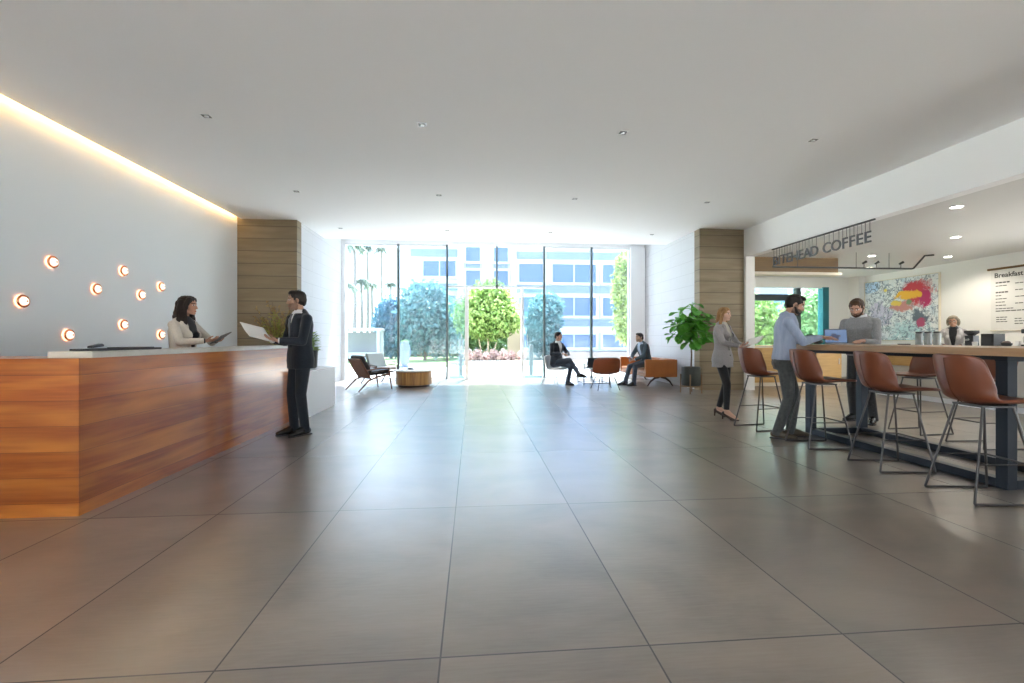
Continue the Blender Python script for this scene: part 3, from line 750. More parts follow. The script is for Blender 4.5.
# painting
def m_art():
    m = mat('painting', (.8, .8, .8), rough=.6); t = NT(m)
    tc = t.n('ShaderNodeTexCoord').outputs['Object']; p = t.sep(tc)
    def blob(cy, cz, ry, rz, soft=.5, nz=.5, sc=2.2, seed=0):
        n = t.noise(t.mapv(tc, (1, 1, 1), (seed, seed * 2, 0)), sc, 5, .65, .8)
        a = t.math('POWER', t.math('DIVIDE', t.math('SUBTRACT', p[1], cy), ry), 2.0)
        b = t.math('POWER', t.math('DIVIDE', t.math('SUBTRACT', p[2], cz), rz), 2.0)
        d = t.math('ADD', t.math('ADD', a, b), t.math('MULTIPLY', t.math('SUBTRACT', n, .5), nz * 4))
        return t.math('SMOOTHSTEP', d, 1 + soft, 1 - soft) if False else t.ramp(d, [(max(0, (1 - soft) / 2), (1, 1, 1)), (min(1, (1 + soft) / 2), (0, 0, 0))])
    def half(x): return t.math('MULTIPLY', x, 1.0)
    c = t.ramp(t.noise(tc, 1.6, 4, .6, .5), [(.3, (.55, .66, .72)), (.5, (.82, .82, .80)), (.7, (.72, .76, .80))])
    def over(c, f, colr):
        return t.mix(t.math('MULTIPLY', f, 1.0), c, colr)
    # y grows to the left of the canvas as seen from the room, object origin at its centre
    c = over(c, blob(.95, .75, .5, .3, .4, .25), (.50, .68, .88))
    c = over(c, blob(-.3, -.7, .9, .5, .5, .6, 3), (.50, .68, .70))
    c = over(c, blob(.6, -.1, .5, .5, .4, .8, 4), (.60, .55, .68))
    # dark scribbled strokes
    wv = t.noise(t.mapv(tc, (1, 1.6, .9), (0, 0, 0), (.7, 0, 0)), 2.6, 6, .66, 2.4)
    stroke = t.ramp(wv, [(.545, (0, 0, 0)), (.565, (1, 1, 1)), (.60, (1, 1, 1)), (.62, (0, 0, 0))])
    c = over(c, t.math('MULTIPLY', stroke, .9), (.09, .11, .14))
    w3 = t.noise(t.mapv(tc, (1, .8, 1.5), (9, 2, 4), (.4, 0, 0)), 1.9, 5, .6, 3.0)
    c = over(c, t.ramp(w3, [(.52, (0, 0, 0)), (.535, (.85, .85, .85)), (.56, (.85, .85, .85)), (.58, (0, 0, 0))]), (.16, .22, .30))
    wv2 = t.noise(t.mapv(tc, (1, 1, 2.4), (5, 3, 1), (-.6, 0, 0)), 4.5, 5, .7, 1.5)
    c = over(c, t.ramp(wv2, [(.60, (0, 0, 0)), (.63, (1, 1, 1))]), (.86, .88, .88))
    c = over(c, blob(-.62, -.25, .28, .34, .35, .7, 5, 4), (.12, .15, .19))
    c = over(c, blob(-.66, -.42, .16, .2, .3, .6, 6, 2), (.42, .06, .14))
    c = over(c, blob(-.10, .08, .5, .2, .35, .6, 4, 6), (.62, .25, .22))
    c = over(c, blob(-.55, .42, .62, .46, .35, .6, 3.0, 1), (.62, .05, .07))
    c = over(c, blob(-.75, .25, .22, .32, .3, .6, 5, 3), (.50, .02, .12))
    c = over(c, blob(-.28, .38, .50, .17, .35, .6, 4, 5), (.90, .48, .03))
    c = over(c, blob(.08, .18, .22, .12, .3, .5, 6, 8), (.86, .60, .10))
    c = over(c, blob(-.30, .20, .12, .10, .3, .5, 6, 9), (.20, .30, .14))
    c = over(c, blob(.42, .58, .07, .08, .3, .4, 5, 2), (.88, .70, .12))
    t.col(c); return m
ar = thing('abstract_painting', 'large colourful abstract painting with red and orange burst on white wall', 'painting', (XW - .03, 12.04, 2.05))
MB().bx(-.018, .018, -1.12, 1.12, -.88, .88).build('canvas', m_art(), ar, 0)
q = MB(); q.bx(-.03, .028, -1.14, -1.121, -.90, .90); q.bx(-.03, .028, 1.121, 1.14, -.90, .90); q.bx(-.03, .028, -1.12, 1.12, .881, .90); q.bx(-.03, .028, -1.12, 1.12, -.90, -.881)
q.build('picture_frame', 'cream', ar, 0)

# menu hanging
mn = thing('hanging_menu', 'white breakfast menu hanging from a brown wood rod on the side wall', 'menu', (XW - .085, 8.95, 2.1))
MB().bx(-.004, .004, -.73, .73, -.70, .70).build('paper_sheet', 'paper', mn, 0)
MB().tube([(-.005, -.79, .725), (-.005, .79, .725)], .026, 10).build('top_rod', 'brown_wood', mn)
MB().tube([(-.002, -.74, -.705), (-.002, .74, -.705)], .010, 8).build('bottom_rod', 'cream', mn)
def on_menu(body, size, y, z, name='lettering', bold=0):
    me = text_mesh(body, size, .0008, 'LEFT', bold)
    mt = M(((0, 0, -1, -.0055), (-1, 0, 0, y), (0, 1, 0, z), (0, 0, 0, 1)))
    me.transform(mt); me.materials.append(MT['ink'])
    o = bpy.data.objects.new(name, me); C.objects.link(o); o.parent = mn; return o
on_menu('Breakfast Menu', .15, .66, .52, 'title', .003)
q = MB(); rg = random.Random(21)
def dash(y, z, L, h=.018): q.bx(-.0062, -.0045, y - L, y, z - h / 2, z + h / 2)
zz = .40
for k, L in enumerate((.24, .17, 0, .19, .10, .22, .16, .20, .33)):
    z = .40 - k * .075
    if L:
        x = .63
        while x > .63 - L: l = rg.uniform(.04, .08); dash(x, z, l, .03 if k in (0, 3) else .018); x -= l + .012
    if k in (1, 3, 5, 7):
        x = .25
        for _ in range(2): l = rg.uniform(.05, .09); dash(x, z + .03, l); x -= l + .012
for yy in (-.05, -.35):
    for k in range(7):
        x = yy
        for _ in range(rg.choice((2, 3))): l = rg.uniform(.04, .08); dash(x, .36 - k * .08, l); x -= l + .012
x = .63
while x > -.62: l = rg.uniform(.05, .10); dash(x, -.255, l, .022); x -= l + .012
for k in range(3):
    x = .62
    for _ in range(3): l = rg.uniform(.05, .08); dash(x, -.40 - k * .05, l); x -= l + .012
    x = .26
    for _ in range(2 + (k == 1)): l = rg.uniform(.05, .08); dash(x, -.44 - k * .055, l); x -= l + .012
q.build('menu_lines', 'ink', mn, 0)

# track light
tk = thing('track_light', 'black ceiling track rail with spotlights in the coffee bar', 'track light', (0, 9.55, 0))
MB().tube([(6.62, 0, 2.80), (9.95, 0, 2.80), (10.0, 0, 2.81), (10.28, 0, 3.10), (10.5, 0, 3.12)], .020, 8).build('rail', 'rail_black', tk, 60)
for x in (7.2, 8.6, 9.4): MB().tube([(x, 0, 2.81), (x, 0, HC)], .006, 6).build('hanger', 'rail_black', tk)
for x in (8.75, 9.05, 9.65):
    h_ = MB().tube([(x, .0, 2.90), (x + .07, -.035, 2.945)], [.022, .029], 14).build('spot_head', 'rail_black', tk, 40)
    MB().tube([(x + .03, -.01, 2.815), (x + .03, -.01, 2.90)], .008, 6).build('bracket', 'rail_black', h_)

# hanging letter sign
sg = thing('hanging_sign', 'dark metal letters reading BITEHEAD COFFEE hung on thin rods under white beam', 'sign', (6.43, 9.28, 0))
MB().bx(-.012, .012, -2.50, .02, 3.112, 3.137).build('top_rail', 'sign_metal', sg, 0)
txt = 'BITEHEAD COFFEE'; adv = {'I': .085, 'B': .155, 'T': .145, 'E': .145, 'H': .18, 'A': .17, 'D': .175, ' ': .10, 'C': .19, 'O': .21, 'F': .14}
tot = sum(adv[c] for c in txt); kx = 2.44 / tot; x = 0.0
for ch in txt:
    wdt = adv[ch] * kx
    if ch != ' ':
        me = text_mesh(ch, .268, .008, 'CENTER', .002)
        me.transform(M(((0, 0, -1, 0), (-1.10, 0, 0, -(x + wdt / 2)), (0, 1, 0, 2.775), (0, 0, 0, 1))))
        me.materials.append(MT['sign_metal']); o = bpy.data.objects.new('letter', me); C.objects.link(o); o.parent = sg
        q = MB()
        for s_ in ((-.28, .28) if ch != 'I' else (0,)):
            yy = -(x + wdt / 2) + s_ * wdt
            q.tube([(0, yy, 2.95), (0, yy, 3.115)], .0045, 5)
        q.build('hanging_rods', 'sign_metal', o)
    x += wdt

# ------------------------------------------------------------------ lounge, left
def make_lounge(label, loc, rz, seat_m, back_m, frame_m='walnut', cane=True):
    t = thing('lounge_armchair', label, 'armchair', loc, rz)     # faces local +x
    for sy in (-1, 1):
        y = sy * .31
        MB().tube([(-.46, y, .0), (-.20, y * .97, .24), (.02, y * .95, .31), (.34, y * .95, .36)], [.014, .021, .024, .020], 8).build('rear_leg_rail', frame_m, t, 60)
        MB().tube([(.40, y, 0), (.34, y, .33), (.32, y, .50)], [.013, .02, .018], 8).build('leg', frame_m, t, 60)
        MB().tube([(.33, y, .50), (.10, y, .515), (-.14, y, .49), (-.26, y, .47)], [.020, .026, .024, .016], 8, flat=.7).build('armrest', frame_m, t, 60)
        MB().tube([(-.14, y * .9, .28), (-.28, y * .9, .50), (-.40, y * .9, .72)], [.018, .02, .016], 8).build('back_post', frame_m, t, 60)
    MB().tube([(-.40, -.29, .72), (-.415, 0, .735), (-.40, .29, .72)], .018, 8).build('top_rail', frame_m, t, 60)
    MB().tube([(-.15, -.29, .29), (-.15, .29, .29)], .017, 8).build('lower_rail', frame_m, t, 60)
    MB().tube([(.32, -.29, .345), (.32, .29, .345)], .017, 8).build('front_rail', frame_m, t, 60)
    ang = math.atan2(.25, .43)
    rt = M.Rotation(-ang, 3, 'Y')
    if cane: MB().box((-.285, 0, .51), (.012, .52, .46), rt).build('back_panel', 'cane', t, 0)
    MB().box((-.225, 0, .60), (.09, .52, .48), rt).build('back_cushion', back_m, t, 60, bevel=.035, seg=3)
    rt2 = M.Rotation(R(-5), 3, 'Y')
    MB().box((.10, 0, .41), (.56, .54, .10), rt2).build('seat_cushion', seat_m, t, 60, bevel=.035, seg=3)
    return t
make_lounge('walnut framed lounge armchair with cane back and dark cushions, seen from behind', (-2.45, 11.12, 0), 42, 'dark_cushion', 'dark_cushion')
make_lounge('grey cushioned lounge armchair behind the walnut one by the glass', (-2.47, 12.45, 0), -48, 'white_cushion', 'grey_cushion', 'dark_wood', False)
dt = thing('drum_table', 'low round wooden drum coffee table with pale top', 'coffee table', (-1.50, 11.78, 0))
MB().lathe([(.38, 0), (.40, .0), (.40, .045), (.38, .045)], 40).build('base', 'dark_wood', dt)
MB().lathe([(.40, .045), (.455, .06), (.455, .37), (.44, .385), (.40, .385)], 48).build('drum_body', 'barrel', dt)
MB().lathe([(.40, .385), (.46, .385), (.465, .395), (.46, .412), (.40, .412)], 48).build('table_top', 'drum_top', dt)
def magazine(label, loc, rz, m):
    o = MB().box((0, 0, .006), (.21, .28, .010)).build('magazine', m, None, 0, bevel=.002); o.location = loc; o.rotation_euler.z = R(rz); return tag(o, label, 'magazine')
magazine('pale magazine lying on the round drum table', (-1.42, 11.80, .413), 25, 'paper')
bw = thing('shallow_bowl', 'dark shallow bowl on the round drum table', 'bowl', (-1.62, 11.98, .413))
MB().lathe([(.001, 0), (.05, 0), (.11, .035), (.10, .035), (.04, .008), (.001, .008)], 20).build('bowl_body', 'pot', bw)

# ------------------------------------------------------------------ lounge, right
def shell_chair(label, loc, rz, shell_m, pad_m, leg_m, w=.62):
    t = thing('shell_chair', label, 'armchair', loc, rz)      # faces +x
    prof = [(.28, .40), (.18, .395), (.05, .375), (-.08, .365), (-.17, .385), (-.22, .43), (-.26, .52), (-.285, .63), (-.30, .735)]
    n = len(prof) - 1
    def P(u, v, off=0):
        k = min(int(v * n), n - 1); f = v * n - k
        x = prof[k][0] * (1 - f) + prof[k + 1][0] * f; z = prof[k][1] * (1 - f) + prof[k + 1][1] * f
        s = (u - .5) * 2; a = abs(s); back = min(1, max(0, (v - .35) / .3))
        ww = w / 2 * (1 - .10 * (1 - back) - .06 * max(0, (v - .8) / .2))
        return (x + back * (.14 * a ** 2.2 + off), ww * s, z + (1 - back) * (.05 * a ** 2.5 + off) + back * .02 - .03 * a ** 6 * max(0, (v - .8) / .2))
    MB().grid(lambda u, v: P(u, v), 14, 18).build('seat_shell', shell_m, t, 180, solid=.024, sub=1)
    MB().grid(lambda u, v: P(.06 + u * .88, .04 + v * .98, .032), 12, 16).build('seat_pad', pad_m, t, 180, solid=.036, sub=1)
    for sx, sy, bx, by in ((-1, -1, -.28, -.27), (-1, 1, -.28, .27), (1, -1, .26, -.26), (1, 1, .26, .26)):
        MB().tube([(sx * .13, sy * .15, .37), (bx, by, 0)], .010, 8).build('leg', leg_m, t)
    MB().tube([(-.20, -.20, .17), (-.20, .20, .17)], .006, 6).build('stretcher', leg_m, t)
    return t
shell_chair('brown leather shell armchair on thin metal legs, its back to the viewer', (3.13, 10.62, 0), 94, 'shell_leather', 'dark_cushion', 'wire', .68)
shell_chair('pale shell armchair under the seated man in dark jacket', (2.20, 11.95, 0), -50, 'white_gloss', 'white_cushion', 'steel', .58)

ct = thing('coffee_table', 'low metal framed coffee table between the seated men', 'coffee table', (3.22, 12.0, 0))
MB().bx(-.36, .36, -.36, .36, .415, .435).build('table_top', 'white_gloss', ct, 0, bevel=.003)
for x in (-.34, .34):
    for y in (-.34, .34): MB().bx(x - .011, x + .011, y - .011, y + .011, 0, .415).build('leg', 'wire', ct, 0)
q = MB(); q.bx(-.33, .33, -.347, -.333, .03, .045); q.bx(-.33, .33, .333, .347, .03, .045); q.bx(-.347, -.333, -.33, .33, .03, .045); q.bx(.333, .347, -.33, .33, .03, .045)
q.build('stretcher', 'wire', ct, 0)
def lid_laptop():
    t = thing('dark_laptop', 'dark grey open laptop seen from behind on the coffee table', 'laptop', (3.20, 11.92, .4355), 196)
    MB().bx(-.18, .18, -.24, 0, 0, .014).build('keyboard_base', 'black_soft', t, 0, bevel=.003)
    rt = M.Rotation(R(-14), 3, 'X')
    l = MB().box(rt @ V((0, .004, .13)) + V((0, 0, .014)), (.40, .008, .26), rt).build('lid', 'steel_dark', t, 0, bevel=.002)
    MB().box(rt @ V((0, -.001, .12)) + V((0, 0, .014)), (.33, .002, .21), rt).build('screen', 'black', l, 0)
lid_laptop()
make_cup('white_mug', 'white mug on the coffee table next to the laptop', (2.94, 11.86, .4355), 'paper', None, .04, .09)

sf = thing('leather_sofa', 'tan leather sofa with boxy end panels on dark arched legs', 'sofa', (4.70, 11.02, 0))
for y in (0, 1.90): MB().bx(-.41, .41, y, y + .09, .245, .685).build('arm', 'tan_leather', sf, 60, bevel=.012)
MB().bx(.20, .41, .092, 1.898, .245, .69).build('backrest', 'tan_leather', sf, 60, bevel=.02)
MB().bx(-.40, .198, .092, 1.898, .245, .34).build('seat_base', 'tan_leather', sf, 60, bevel=.01)
for k in range(2):
    MB().bx(-.40, .197, .10 + k * .898, .988 + k * .898, .342, .425).build('seat_cushion', 'tan_leather', sf, 60, bevel=.03, seg=3)
MB().box((.13, .26, .57), (.12, .28, .28), M.Rotation(R(14), 3, 'Y')).build('throw_pillow', 'pink_cushion', sf, 60, bevel=.045, seg=3)
for y in (.09, 1.84):
    for s_ in (-1, 1):
        MB().tube([(s_ * .02, y, .238), (s_ * .14, y, .215), (s_ * .25, y, .13), (s_ * .33, y, .012)], [.024, .03, .024, .014], 8).build('leg', 'dark_wood', sf, 60)

# fiddle leaf fig
fg = thing('fiddle_leaf_fig', 'tall fiddle leaf fig in a dark pot on a wooden stand', 'plant', (4.83, 9.74, 0))
MB().lathe([(.001, .17), (.185, .17), (.20, .19), (.20, .58), (.185, .58), (.175, .54), (.001, .54)], 32).build('pot', 'pot', fg)
MB().lathe([(.001, .541), (.174, .541), (.150, .553), (.001, .556)], 20).build('soil', 'soil', fg)
for k in range(4):
    a = pi / 4 + k * pi / 2 + .25
    MB().tube([(.222 * cos(a), .222 * sin(a), 0), (.215 * cos(a), .215 * sin(a), .42)], [.012, .016], 8).build('stand_leg', 'stand_wood', fg)
MB().lathe([(.203, .145), (.215, .145), (.215, .168), (.203, .168)], 28).build('stand_ring', 'stand_wood', fg)
MB().tube([(0, 0, .55), (.02, .01, .85), (-.01, 0, 1.15), (.02, -.01, 1.5), (0, 0, 1.9)], [.018, .017, .015, .012, .006], 8).build('trunk', 'bark', fg)
rg = random.Random(9); lf = MB(); bb = MB()
def figleaf(mb, c, d, n, L):
    c, d, n = V(c), V(d).normalized(), V(n); s = d.cross(n).normalized(); n = s.cross(d).normalized()
    ws = [.05, .16, .24, .34, .42, .36, .12]; b = len(mb.v)
    for j, w_ in enumerate(ws):
        tt = j / 6; p = c + d * (L * tt) - n * (L * .35 * tt * tt)
        for i in (-1, -.5, 0, .5, 1): mb.v.append(tuple(p + s * (i * w_ * L * .72) + n * (abs(i) * .10 * L * w_ + .01 * sin(7 * tt + 3 * i))))
    for j in range(6):
        for i in range(4): a = b + j * 5 + i; mb.f.append((a, a + 1, a + 6, a + 5))
for bi, (bx_, by_, bz_) in enumerate(((0, 0, 2.0), (.20, .05, 1.74), (-.20, .0, 1.80), (.05, .20, 1.64), (-.10, -.20, 1.62), (.28, -.12, 1.52), (-.28, .08, 1.55), (.0, -.02, 1.42), (.10, -.18, 1.84))):
    if bi: bb.tube([(0, 0, bz_ - .45), (bx_ * .5, by_ * .5, bz_ - .25), (bx_, by_, bz_)], [.010, .008, .005], 6)
    for k in range(15 if bi else 8):
        a = k * 2.4 + bi; up = rg.uniform(-.75, .75)
        d = V((cos(a), sin(a), up)); figleaf(lf, (bx_ + .02 * cos(a), by_ + .02 * sin(a), bz_ - .022 * k), d, V((-up * cos(a), -up * sin(a), 1)), rg.uniform(.24, .34))
bb.build('branches', 'bark', fg); lf.build('foliage', 'fig', fg, 180)

# ------------------------------------------------------------------ people
def rotz(a): return M.Rotation(R(a), 3, 'Z')
def rotx(a): return M.Rotation(R(a), 3, 'X')
def ik(a, b, l1, l2, pole):
    d = b - a; L = min(d.length, (l1 + l2) * .995); d = d.normalized(); b = a + d * L
    x = (l1 * l1 - l2 * l2 + L * L) / (2 * L); h = sqrt(max(0, l1 * l1 - x * x))
    p = V(pole); p = (p - d * p.dot(d)).normalized()
    return a + d * x + p * h, b

RM = [(-.13, .150, .100), (-.06, .168, .112), (.02, .168, .112), (.10, .152, .100), (.18, .146, .096), (.28, .158, .106), (.37, .172, .114), (.44, .168, .100), (.485, .125, .082), (.53, .066, .062)]
RF = [(-.13, .152, .102), (-.06, .172, .114), (.02, .164, .108), (.10, .134, .090), (.17, .122, .084), (.27, .134, .094), (.36, .146, .104), (.43, .140, .088), (.48, .105, .072), (.53, .054, .054)]

class Person:
    def __init__(s, label, loc, heading, Ht, sex='m', pelvis=(0, 0, .960), lean=0, twist=0, bend=0, wr=None, poles=None, hands=None, ank=None, toes=(8, -8), knee=((0, 1, 0), (0, 1, 0)), head=(0, 0), skin=(.52, .31, .22), hairc=(.02, .014, .01), beard=0, heel=0, brow=None, seed=0):
        s.k = k = Ht / 1.75; s.sex = sex; s.heel = heel
        s.root = thing('person', label, 'person', (loc[0], loc[1], loc[2] if len(loc) > 2 else 0), heading - 90)
        s.root.scale = (k, k, k)
        s.pel = V(pelvis); s.rg = random.Random(seed)
        s.RT = rotz(twist) @ rotx(-lean); s.bend = bend
        f = sex == 'f'; sw = .150 if f else .180; hw = .088
        s.T = lambda x, y, h: s.tor(x, y, h)
        s.sh = [s.T(-sw, -.005, .435), s.T(sw, -.005, .435)]          # left, right
        s.hip = [s.pel + rotz(twist * .4) @ V((-hw, 0, -.03)), s.pel + rotz(twist * .4) @ V((hw, 0, -.03))]
        la, lb = (.275, .24) if f else (.29, .255)
        wr = wr or [(-.24, .05, .88), (.24, .05, .88)]
        poles = poles or [(-.7, -1, -.4), (.7, -1, -.4)]
        s.el = [None, None]; s.wr = [None, None]
        for i in (0, 1): s.el[i], s.wr[i] = ik(s.sh[i], V(wr[i]), la, lb, poles[i])
        s.kn = [None, None]; s.an = [None, None]
        ank = ank or [(-.10, -.02, .085 + heel), (.10, -.02, .085 + heel)]
        for i in (0, 1): s.kn[i], s.an[i] = ik(s.hip[i], V(ank[i]), .435, .415, knee[i])
        s.toes = [rotz(a) @ V((0, 1, 0)) for a in toes]
        s.nb = s.T(0, -.005, .50); s.RH = rotz(head[0] + twist) @ rotx(-head[1])
        s.hc = s.T(0, .010, .575) + s.RH @ V((0, .022, .095))
        s.hands = hands or [((0, .3, -1), (1, 0, 0), 25), ((0, .3, -1), (-1, 0, 0), 25)]
        s.skin = skin; s.beard = beard; s.hairc = hairc; s.brow = brow or tuple(c * .8 for c in hairc)
        s.body()
    def tor(s, x, y, h):
        """point in torso space -> local; the spine bends forward progressively"""
        a = R(s.bend) * max(0, h) / .5
        c, q = cos(a), sin(a)
        b = R(s.bend) / .5
        if abs(s.bend) > .1 and h > 0:
            cy, cz = (1 - cos(b * h)) / b, sin(b * h) / b
        else: cy, cz = 0, h
        return s.pel + s.RT @ V((x, cy + y * c, cz - y * q))
    def Hd(s, x, y, z): return s.hc + s.RH @ V((x, y, z))
    def torso(s, mb, inf=0, h0=-.13, h1=.53, extra=None, shrink=1):
        tab = RF if s.sex == 'f' else RM
        rs = []; n = 24
        hs = [h0] + [t[0] for t in tab if h0 + .02 < t[0] < h1 - .02] + [h1]
        for h in hs:
            rx, ry = s.rad(h); rx = rx * shrink + inf; ry = ry * shrink + inf
            if extra: ex = extra(h); rx += ex; ry += ex
            ring = []
            for k in range(n):
                t = 2 * pi * k / n; cx, sy = cos(t), sin(t)
                ring.append(s.T(rx * abs(cx) ** .85 * (1 if cx > 0 else -1), ry * abs(sy) ** .9 * (1 if sy > 0 else -1), h))
            rs.append(ring)
        mb.rings(rs)
        if s.sex == 'f' and h1 > .4:
            for x in (-.062, .062): mb.ell(s.T(x, .062 + inf, .325), (.060, .055 + inf, .062), s.RT)
    def rad(s, h):
        tab = RF if s.sex == 'f' else RM
        if h <= tab[0][0]: return tab[0][1:]
        for a, b in zip(tab, tab[1:]):
            if h <= b[0]:
                f = (h - a[0]) / (b[0] - a[0]); return (a[1] + (b[1] - a[1]) * f, a[2] + (b[2] - a[2]) * f)
        return tab[-1][1:]
    def body(s):
        f = s.sex == 'f'; m = MB(); q = .86 if f else 1
        s.torso(m, 0, -.13, .53, shrink=.93)
        for i in (0, 1):
            m.ell(s.sh[i], (.056 * q, .052 * q, .056 * q)); m.limb(s.T((-1, 1)[i] * .07, -.01, .45), s.sh[i], .055 * q, .05 * q)
            m.limb(s.sh[i], s.el[i], .047 * q, .037 * q); m.limb(s.el[i], s.wr[i].lerp(s.el[i], .12), .039 * q, .027 * q)
            m.limb(s.wr[i].lerp(s.el[i], .2), s.wr[i], .028 * q, .024 * q)
            m.limb(s.hip[i], s.kn[i], .060, .038); m.limb(s.kn[i], s.an[i], .036, .032)
            toe = s.an[i] + s.toes[i] * .16; toe.z = s.an[i].z - .06 - s.heel * .85
            heelp = s.an[i] - s.toes[i] * .03; heelp.z = s.an[i].z - .045
            m.limb(heelp, toe, .032, .024); m.limb(s.an[i], toe, .034, .022)
            s.hand(m, i, q)
        # neck and head
        m.limb(s.T(0, -.012, .47), s.Hd(0, -.022, -.05), .056 * q, .050 * q)
        m.limb(s.T(-.09, -.02, .450), s.T(0, -.022, .52), .036 * q, .030 * q); m.limb(s.T(.09, -.02, .450), s.T(0, -.022, .52), .036 * q, .030 * q)
        g = .94 if f else 1.0
        def E(c, r, rot=None): m.ell(s.Hd(*[x * g for x in c]), [x * g for x in r], s.RH if rot is None else s.RH @ rot, 20, 14)
        E((0, -.008, .022), (.074, .094, .088)); E((0, .022, -.018), (.066, .072, .078)); E((0, .040, -.066), (.050 if not f else .046, .050, .046))
        E((0, .070, -.098), (.024, .020, .017)); E((-.042, .040, -.028), (.026, .036, .034)); E((.042, .040, -.028), (.026, .036, .034))
        E((0, .074, .024), (.052, .018, .012)); E((0, .085, -.070), (.022, .012, .010))
        m.limb(s.Hd(0, .084 * g, .010 * g), s.Hd(0, .103 * g, -.034 * g), .0080, .0108)
        for x in (-1, 1):
            E((x * .010, .094, -.036), (.008, .010, .007)); E((x * .075, -.006, -.008), (.010, .020, .031), rotz(x * -18))
            m.limb(s.Hd(x * .048 * g, -.01, -.07 * g), s.Hd(x * .030 * g, .06 * g, -.098 * g), .018 * g, .016 * g)
        me = remesh(m, .0062, 2, .45)
        # painted colouring of the skin: lips, eyes, brows, stubble
        at = me.color_attributes.new('tint', 'FLOAT_COLOR', 'POINT'); RHi = s.RH.transposed()
        sk = V(s.skin); lip = V((s.skin[0] * .82, s.skin[1] * .50, s.skin[2] * .52)); bd = V(s.hairc) * .9 + sk * .12
        buf = []
        for v in me.vertices:
            p = RHi @ (v.co - s.hc) / g; c = sk
            if p.length < .17 and p.z > -.14:
                if p.y > .02:
                    ch = max(0, 1 - (V((abs(p.x) - .042, (p.z + .035))).length / .03)); c = c.lerp(V((s.skin[0] * 1.02, s.skin[1] * .84, s.skin[2] * .82)), .5 * ch)
                if s.beard:
                    b_ = 1 if (p.z < -.046 - .02 * (p.y - .09) * 8 and p.y > -.01 and not (abs(p.x) < .022 and -.076 < p.z < -.066)) else 0
                    if abs(p.x) > .052 and -.10 < p.z < .0 and -.005 < p.y < .035: b_ = .9
                    if abs(p.x) < .018 and -.064 > p.z > -.076: b_ *= .2
                    c = c.lerp(bd, b_ * s.beard)
                if p.y > .07 and abs(p.x) < .024 and abs(p.z + .071) < .0075 * (1 - abs(p.x) / .03): c = lip
                ex, ez = (abs(p.x) - .032) / .015, (p.z - .003) / .0075
                if p.y > .05 and ex * ex + ez * ez < 1:
                    c = V((.72, .70, .68)) if ((abs(p.x) - .032) / .0075) ** 2 + ((p.z - .003) / .0085) ** 2 > 1 else V((.035, .022, .016))
                elif p.y > .05 and abs(p.x) > .010 and abs(p.x) < .052 and abs(p.z - .026 + .14 * abs(abs(p.x) - .030)) < .0042: c = V(s.brow)
            buf += [c.x, c.y, c.z, 1]
        at.data.foreach_set('color', buf)
        link('body', me, 'skin', s.root, 180)
    def hand(s, m, i, q):
        f, n, curl = s.hands[i]; f = V(f).normalized(); n = V(n); n = (n - f * n.dot(f)).normalized()
        t = f.cross(n) if i == 1 else n.cross(f)
        w = s.wr[i]; p1 = w + f * .088 * q
        m.limb(w + f * .012, p1, .0145, .0135, wide=t, wf=2.55 * q)
        m.limb(w, w + f * .03, .022 * q, .017, wide=t, wf=1.5)
        for j, (o, L) in enumerate(((.030, .078), (.010, .086), (-.011, .080), (-.030, .064))):
            a = p1 + t * (o * q) - f * (.004 if j in (1, 2) else .012); L *= q
            c1 = R(curl * (.55 + .08 * j)); c2 = R(curl * (1.25 + .1 * j)); c3 = R(curl * (1.8 + .1 * j))
            sp = t * (.10 * (1.2 - j * .8))
            d1 = (f * cos(c1) + n * sin(c1) + sp * .4).normalized(); d2 = (f * cos(c2) + n * sin(c2)).normalized(); d3 = (f * cos(c3) + n * sin(c3)).normalized()
            b = a + d1 * L * .46; c = b + d2 * L * .30; e = c + d3 * L * .22
            m.limb(a - f * .012, b, .0092, .0086, n=8); m.limb(b, c, .0086, .0080, n=8); m.limb(c, e, .0080, .0072, n=8)
        a = w + f * .026 + t * .022 * q; d1 = (f * .62 + t * .72 + n * .30).normalized(); d2 = (f * .85 + t * .30 + n * .42).normalized()
        b = a + d1 * .042 * q; c = b + d2 * .032 * q; e = c + (f * .9 + n * .4).normalized() * .022
        m.limb(a, b, .0135, .0105, n=8); m.limb(b, c, .0105, .0092, n=8); m.limb(c, e, .0092, .0078, n=8)
    # ---------------- clothing
    def put(s, name, mb, m, voxel=.008, smooth=3, cut=None, floor=None, label=None):
        me = remesh(mb, voxel, smooth)
        if floor is not None:
            for v in me.vertices: v.co.z = max(v.co.z, floor)
        if cut:
            bm = bmesh.new(); bm.from_mesh(me)
            bmesh.ops.delete(bm, geom=[fc for fc in bm.faces if cut(fc.calc_center_median())], context='FACES'); 
            bd_ = [v for v in bm.verts if v.is_boundary]
            for _ in range(10):
                new = {}
                for v in bd_:
                    nb = [e.other_vert(v).co for e in v.link_edges if e.is_boundary]
                    if len(nb) == 2: new[v] = v.co * .5 + (nb[0] + nb[1]) * .25
                for v, c in new.items(): v.co = c
            bm.to_mesh(me); bm.free()
        o = link(name, me, m, s.root, 180)
        if label: o['label'] = label
        return o
    def tl(s, p):
        """local -> torso coords (approx, for straight or gently bent spines)"""
        q = s.RT.transposed() @ (p - s.pel)
        if abs(s.bend) > .1:
            b = R(s.bend) / .5
            # circular arc of radius 1/b
            a = math.atan2(q.z, 1 / b - q.y); h = a / b; r = sqrt(q.z ** 2 + (1 / b - q.y) ** 2)
            return V((q.x, 1 / b - r, h))
        return q
